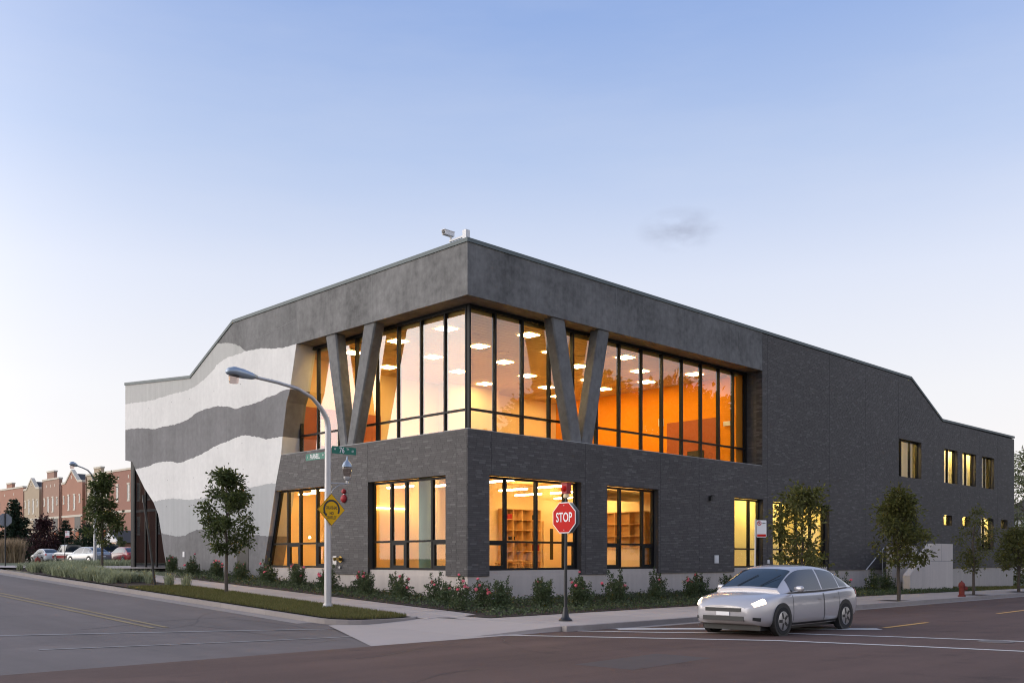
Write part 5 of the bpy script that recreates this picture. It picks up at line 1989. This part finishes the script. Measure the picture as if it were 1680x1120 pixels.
def pickup(label, loc, rz, paint, lower):
    t = thing('pickup_truck', label, 'pickup truck', loc, rz, PCG)
    PR = [(-2.65, .8, .5, 1.0), (-2.6, .92, .45, 1.08), (-.5, .95, .4, 1.1), (1.2, .95, .4, 1.12), (1.9, .93, .4, 1.08), (2.5, .9, .42, 1.0), (2.65, .8, .5, .85)]
    car_body(t, PR, paint)
    cabin(t, [(-.75, .86, 1.14, .84), (-.7, .88, 1.78, .70), (.6, .88, 1.82, .70), (.75, .88, 1.78, .70), (1.4, .86, 1.14, .82)], 1.1)
    MB().loft([[(s, -.74, 1.76), (s, -.6, 1.83), (s, 0, 1.86), (s, .6, 1.83), (s, .74, 1.76)] for s in (-.72, .0, .74)]).build('roof', paint, t)
    MB().box((-2.5, -.8, 1.085), (-.9, .8, 1.13)).build('truck_bed', M['trim'], t)
    for y in (-1, 1):
        MB().box((-2.55, y * .935, .5), (2.4, y * .962, .78)).build('lower_panel', lower, t)
        MB().tube([(1.4, y * .84, 1.12), (.76, y * .72, 1.78)], .035, 6).build('roof_pillar', paint, t)
        for s in (-1.6, 1.65):
            MB().lathe([(.46, y * .80), (.46, y * .97)], (s, 0, .42), 22, 'y').build('wheel_arch', M['trim'], t)
            wheel(t, s, y * .86, .39, y)
        MB().box((2.5, y * .6, .75), (2.67, y * .85, .92)).build('headlight', M['white'], t)
        MB().box((-2.67, y * .72, .75), (-2.6, y * .9, 1.02)).build('tail_lamp', M['taillamp'], t)
    return t


sedan('sedan', 'pale silver parked sedan leftmost in front of the townhouses', (15.4, 82.4, 1.07), R(90), white_p, PCG, False)
pickup('white over dark red pickup truck parked before the gabled townhouses', (15.6, 76.0, 1.07), R(90), white_p, red_p)
pickup('silver pickup truck parked behind the far street lamp', (15.8, 67.6, 1.07), R(90), blue_p, grey_p)
sedan('sedan', 'grey parked sedan between the silver truck and the red car', (12.4, 63.2, 1.07), R(100), grey_p, PCG, False)
sedan('sedan', 'red parked sedan beside the corner of the layered building', (15.0, 61.6, 1.07), R(90), red_p, PCG, False)

# ------------------------------------------------------------------ townhouses beyond the forecourt
HX = 24.0
HZ = 1.05


def house_window(parent, y, z, w, h, x=0.0, dirn=-1):
    """a framed window on the front (faces -x) of the house whose frame stands at the origin"""
    f = MB()
    f.box((x - .05, y - w / 2 - .06, z - .12), (x + .02, y + w / 2 + .06, z))
    wf = f.build('window', M['limestone'], parent)
    MB().box((x - .05, y - w / 2 - .06, z + h), (x + .02, y + w / 2 + .06, z + h + .16)).build('lintel', M['limestone'], wf)
    s = MB()
    for a, b, c, d in ((y - w / 2, y - w / 2 + .045, z, z + h), (y + w / 2 - .045, y + w / 2, z, z + h), (y - w / 2 + .07, y + w / 2 - .07, z, z + .07), (y - w / 2 + .07, y + w / 2 - .07, z + h - .07, z + h), (y - w / 2 + .07, y + w / 2 - .07, z + h / 2 - .03, z + h / 2 + .03)):
        s.box((x - .03, a, c), (x + .03, b, d))
    s.build('sash', M['limestone'], wf)
    MB().box((x - .012, y - w / 2 + .05, z + .05), (x + .012, y + w / 2 - .05, z + h - .05)).build('pane', M['h_glass'], wf)


def townhouse(label, y0, y1, ztop, style, brick, x=HX, side_m=None, rise=1.6, raised=None, full_windows=False):
    """front faces -x between y0 (right-hand end seen from the street) and y1"""
    t = thing('townhouse', label, 'townhouse', (x, y0, HZ), 0, 'row of brick townhouses')
    w, h = y1 - y0, ztop - HZ
    if style == 'gable':
        pts = [(0, 0, 0), (0, w, 0), (0, w, h), (0, w * .8, h + .05), (0, w * .5, h + rise), (0, w * .2, h + .05), (0, 0, h)]
        MB().prism(pts, (0, 0, 0), (.35, 0, 0)).build('front_wall', M[brick], t)
        cp_ = MB()
        for a, b in zip(pts[2:-1], pts[3:]):
            cp_.prism([(-.06, a[1], a[2]), (-.06, b[1], b[2]), (-.06, b[1], b[2] + .26), (-.06, a[1], a[2] + .26)], (0, 0, 0), (.46, 0, 0))
        cp_.build('gable_coping', M['limestone'], t)
        MB().box((.36, .02, 0), (11, w - .02, h - .35)).build('wall', M[brick], t)
        MB().prism([(.36, -.15, h - .35), (.36, w + .15, h - .35), (.36, w * .5, h + rise * .85)], (0, 0, 0), (10.7, 0, 0)).build('roof', M['shingle'], t)
        vt = MB().box((-.03, w * .5 - .15, h + .55), (.03, w * .5 + .15, h + .95)).build('gable_vent', M['limestone'], t)
    else:
        MB().box((0, 0, 0), (.4, w, h)).build('front_wall', M[brick], t)
        MB().box((.4, .02, 0), (11, w - .02, h - .7)).build('wall', M[brick], t)
        cp_ = MB().box((-.07, -.04, h), (.46, w + .04, h + .22))
        if raised:
            a, b, rh = raised
            MB().box((0.005, w * a, h + .22), (.395, w * b, h + rh)).build('raised_parapet', M[brick], t)
            cp_.box((-.06, w * a - .05, h + rh), (.45, w * b + .05, h + rh + .2))
        cp_.build('parapet_coping', M['limestone'], t)
        MB().box((.5, -.08, h - .7), (11, w + .08, h - .5)).build('roof', M['shingle'], t)
        for q in (.25, .5, .75):
            MB().box((-.02, w * q - .11, h - .9), (.02, w * q + .11, h - .55)).build('stone_inset', M['limestone'], t)
    zb = 6.7 - HZ
    MB().box((-.06, -.03, zb - .12), (.05, w + .03, zb + .14)).build('belt_course', M['limestone'], t)
    if full_windows:
        for q in (.22, .78):
            house_window(t, w * q, 7.9 - HZ, .62, 1.75)
            house_window(t, w * q, 4.2 - HZ, .62, 1.75)
        house_window(t, w * .5, 7.9 - HZ, .62, 1.75)
    else:
        house_window(t, w * .37, 7.5 - HZ, .6, 1.75)
        house_window(t, w * .65, 7.5 - HZ, .6, 1.75)
        house_window(t, w * .12, 8.35 - HZ, .42, .8)
        house_window(t, w * .88, 8.35 - HZ, .42, .8)
        house_window(t, w * .72, 3.6 - HZ, .75, 1.7)
        # flat dark panel standing for the shade in the right-hand porch, with its door
        MB().box((-.012, w * .08, 2.6 - HZ), (.02, w * .36, zb - .12)).build('porch_shade', M['dark'], t)
        d = MB().box((-.05, w * .14, 2.6 - HZ), (-.013, w * .30, 4.8 - HZ)).build('front_door', M['rust'], t)
        MB().box((-.35, w * .06, 4.95 - HZ), (0, w * .38, 5.1 - HZ)).build('door_lintel', M['limestone'], t)
        stp = MB()
        for k in range(5):
            stp.box((-1.6 + k * .3, w * .08, 0), (-1.3 + k * .3, w * .36, .3 + k * .3))
        stp.build('front_steps', M['limestone'], t)
    MB().box((-.10, w - .16, 0), (0, w - .06, h - .1)).build('downpipe', M['h_brown'], t)
    return t


townhouse('orange brick flat roofed townhouse at the left edge', 116.0, 131.0, 11.1, 'flat', 'h_orange', raised=(.3, .45, .75))
townhouse('tan brick townhouse with a white edged gable', 109.9, 115.8, 10.6, 'gable', 'h_tan', rise=1.35)
townhouse('brown brick townhouse with a stepped parapet between the two gables', 102.9, 108.7, 11.5, 'flat', 'h_brown', raised=(.3, .72, 1.0))
townhouse('orange brick townhouse with a white edged gable', 95.4, 102.1, 10.7, 'gable', 'h_orange', rise=1.45)
townhouse('tan brick townhouse with raised parapet behind the far street lamp', 87.5, 94.2, 11.3, 'flat', 'h_tan', raised=(.35, .65, .7))
townhouse('red brick townhouse with pale bands nearest the layered building', 76.0, 86.6, 11.2, 'flat', 'h_red', x=HX - .4, full_windows=True)
mb = MB()
for a, b in ((86.65, 87.45), (94.25, 95.35), (102.15, 102.85), (108.75, 109.85)):
    t = thing('link_wall', {86.65: 'recessed red brick strip right of the tan parapet townhouse', 94.25: 'recessed brick strip left of the tan parapet townhouse', 102.15: 'recessed brick strip right of the stepped parapet townhouse', 108.75: 'recessed brick strip left of the stepped parapet townhouse'}[a], 'wall', (HX + 1.0, a, HZ))
    MB().box((0, 0, 0), (8, b - a, 8.9)).build('wall', M['h_red'], t)
    MB().box((-.05, -.02, 8.9), (8, b - a + .02, 9.05)).build('wall_coping', M['limestone'], t)
# small gabled entrance porch in front of the red house
t = thing('entrance_porch', 'small white gabled porch with dark shingles in front of the red townhouse', 'porch', (19.6, 74.6, HZ))
MB().box((.1, .1, 0), (3.6, 3.9, 2.15)).build('wall', M['h_red'], t)
MB().prism([(0, -.1, 2.15), (0, 4.1, 2.15), (0, 2.0, 3.35)], (0, 0, 0), (.12, 0, 0)).build('gable', M['white'], t)
MB().prism([(.121, -.3, 2.1), (.121, 4.3, 2.1), (.121, 2.0, 3.42)], (0, 0, 0), (3.9, 0, 0)).build('roof', M['shingle'], t)
for y in (.7, 1.6, 2.6, 3.3):
    house_window(t, y, .5, .55, 1.4, .09)
MB().lathe([(.02, 0), (.09, .05), (.09, .16), (.02, .2)], (-.12, 1.0, 1.5), 8).build('porch_light', M['spot_light'], t)
# houses across the side street, mirrored in the dark entrance glass
for k, (y0, b, lab) in enumerate(((62, 'h_red', 'nearer red brick house across the side street, outside the left edge'), (74, 'h_orange', 'farther orange brick house across the side street, outside the left edge'))):
    t = townhouse(lab, y0, y0 + 9, 10.8, 'flat', b, full_windows=True)
    t.location = (-24, y0 + 9, HZ)
    t.rotation_euler = (0, 0, math.pi)
    t['group'] = 'brick houses across the side street'

# planting in front of the townhouses
x, y = bedge(24, 112)
fir('fir_tree', 'dark green spreading fir tree at the left edge', (x, y, HZ), 7.4, 2.7, 6200, 5, lsize=.42)
x, y = bedge(107, 108)
fir('fir_tree', 'dense dark cone shaped evergreen in front of the orange gabled townhouse', (x, y, HZ), 4.9, 1.7, 4600, 9, lsize=.26)
x, y = bedge(73, 107)
tree('purple_tree', 'dark purple leaved bushy tree in front of the tan gabled townhouse', (x, y, HZ), 4.6, .5, 1.5, 3600, .26, 'purple', 15, None, .06, clumps=60, spread=.2)
x, y = bedge(143, 101)
tree('dark_shrub', 'dark rounded shrub behind the far street lamp', (x, y, HZ), 3.8, .25, 1.4, 2800, .26, 'fir', 17, None, .05, clumps=50, cat='shrub', spread=.22)
x, y = bedge(52, 110)
tree('dark_shrub', 'low dark shrub between the fir and the purple tree', (x, y, HZ), 2.6, .2, 1.3, 1800, .24, 'fir', 18, None, .05, clumps=40, cat='shrub', spread=.22)
x, y = bedge(198, 95)
tree('yellow_tree', 'small pale green tree beside the gabled porch', (x, y, HZ), 2.6, .8, .6, 700, .18, 'leaf_pale', 19, None, .04, clumps=26)
P = []
for i in range(16):
    x, y = bedge(-4 + i * 2.6, 98 + (i % 3) * 1.5)
    P.append(tuft_pts((x, y), 130, .3, r_))
P = np.concatenate(P)
P[:, 2] = HZ
V, F = blades(P, 2.2, .07, 55, .45)
tag(link('plume_grasses', np_mesh('plume_grasses', V, F, M['plume'])), 'tall beige plume grasses below the fir at the left edge', 'grasses', kind='stuff')
P = []
for i in range(40):
    x, y = bedge(100 + i * 3.0, 58 + (i % 3) * .6)
    P.append(tuft_pts((x, y), 60, .25, r_))
P = np.concatenate(P)
V, F = blades(P, .35, .03, 56, .8)
tag(link('low_hedge_grasses', np_mesh('low_hedge_grasses', V, F, M['tuft'])), 'low strip of pale grasses in front of the parked cars', 'grasses', kind='stuff')

# ------------------------------------------------------------------ beyond the right-hand end of the building
x, y = bedge(1684, 84)
tree('garden_tree', 'tall pale green tree behind the right end of the brick building', (x, y, -.4), 11.0, 3.0, 2.6, 5200, .22, 'leaf_pale', 81, None, .16, clumps=90, spread=.15)
x, y = bedge(1700, 105)
t = thing('pale_house', 'pale sided house behind the tree at the right edge', 'house', (x, y, -.5), R(0))
MB().box((-3, -4, 0), (6, 4, 6.2)).build('wall', M['grey_back'], t)
MB().prism([(-3.3, -4.4, 6.2), (-3.3, 4.4, 6.2), (-3.3, 0, 8.4)], (0, 0, 0), (9.6, 0, 0)).build('roof', M['shingle'], t)
for yy in (-2.5, 0, 2.5):
    for zz in (1.0, 3.8):
        house_window(t, yy, zz, .9, 1.4, -3.0)
x, y = bedge(1672, 74)
tree('dark_shrub', 'dark bush at the foot of the right end of the brick building', (x, y, -.6), 3.4, .3, 1.7, 2600, .2, 'leaf2', 83, None, .06, clumps=50, cat='shrub', spread=.22)
# street trees on the camera's side of the road, seen only as reflections in the glass
for k, (x, y, h) in enumerate(((50, -42, 17), (60, -44, 20), (70, -42, 20.5), (80, -44, 21), (91, -42, 20))):
    tree('park_tree', '%s large tree across the street, mirrored in the glazing' % ['nearest', 'second nearest', 'third nearest', 'second farthest', 'farthest'][k], (x, y, 0), h, 3.0, 6.2, 11000, .75, 'leaf', 90 + k, 'trees across the street', .25, clumps=120, prof=[(0, .5), (.2, .95), (.5, 1.0), (.8, .85), (1, .35)])
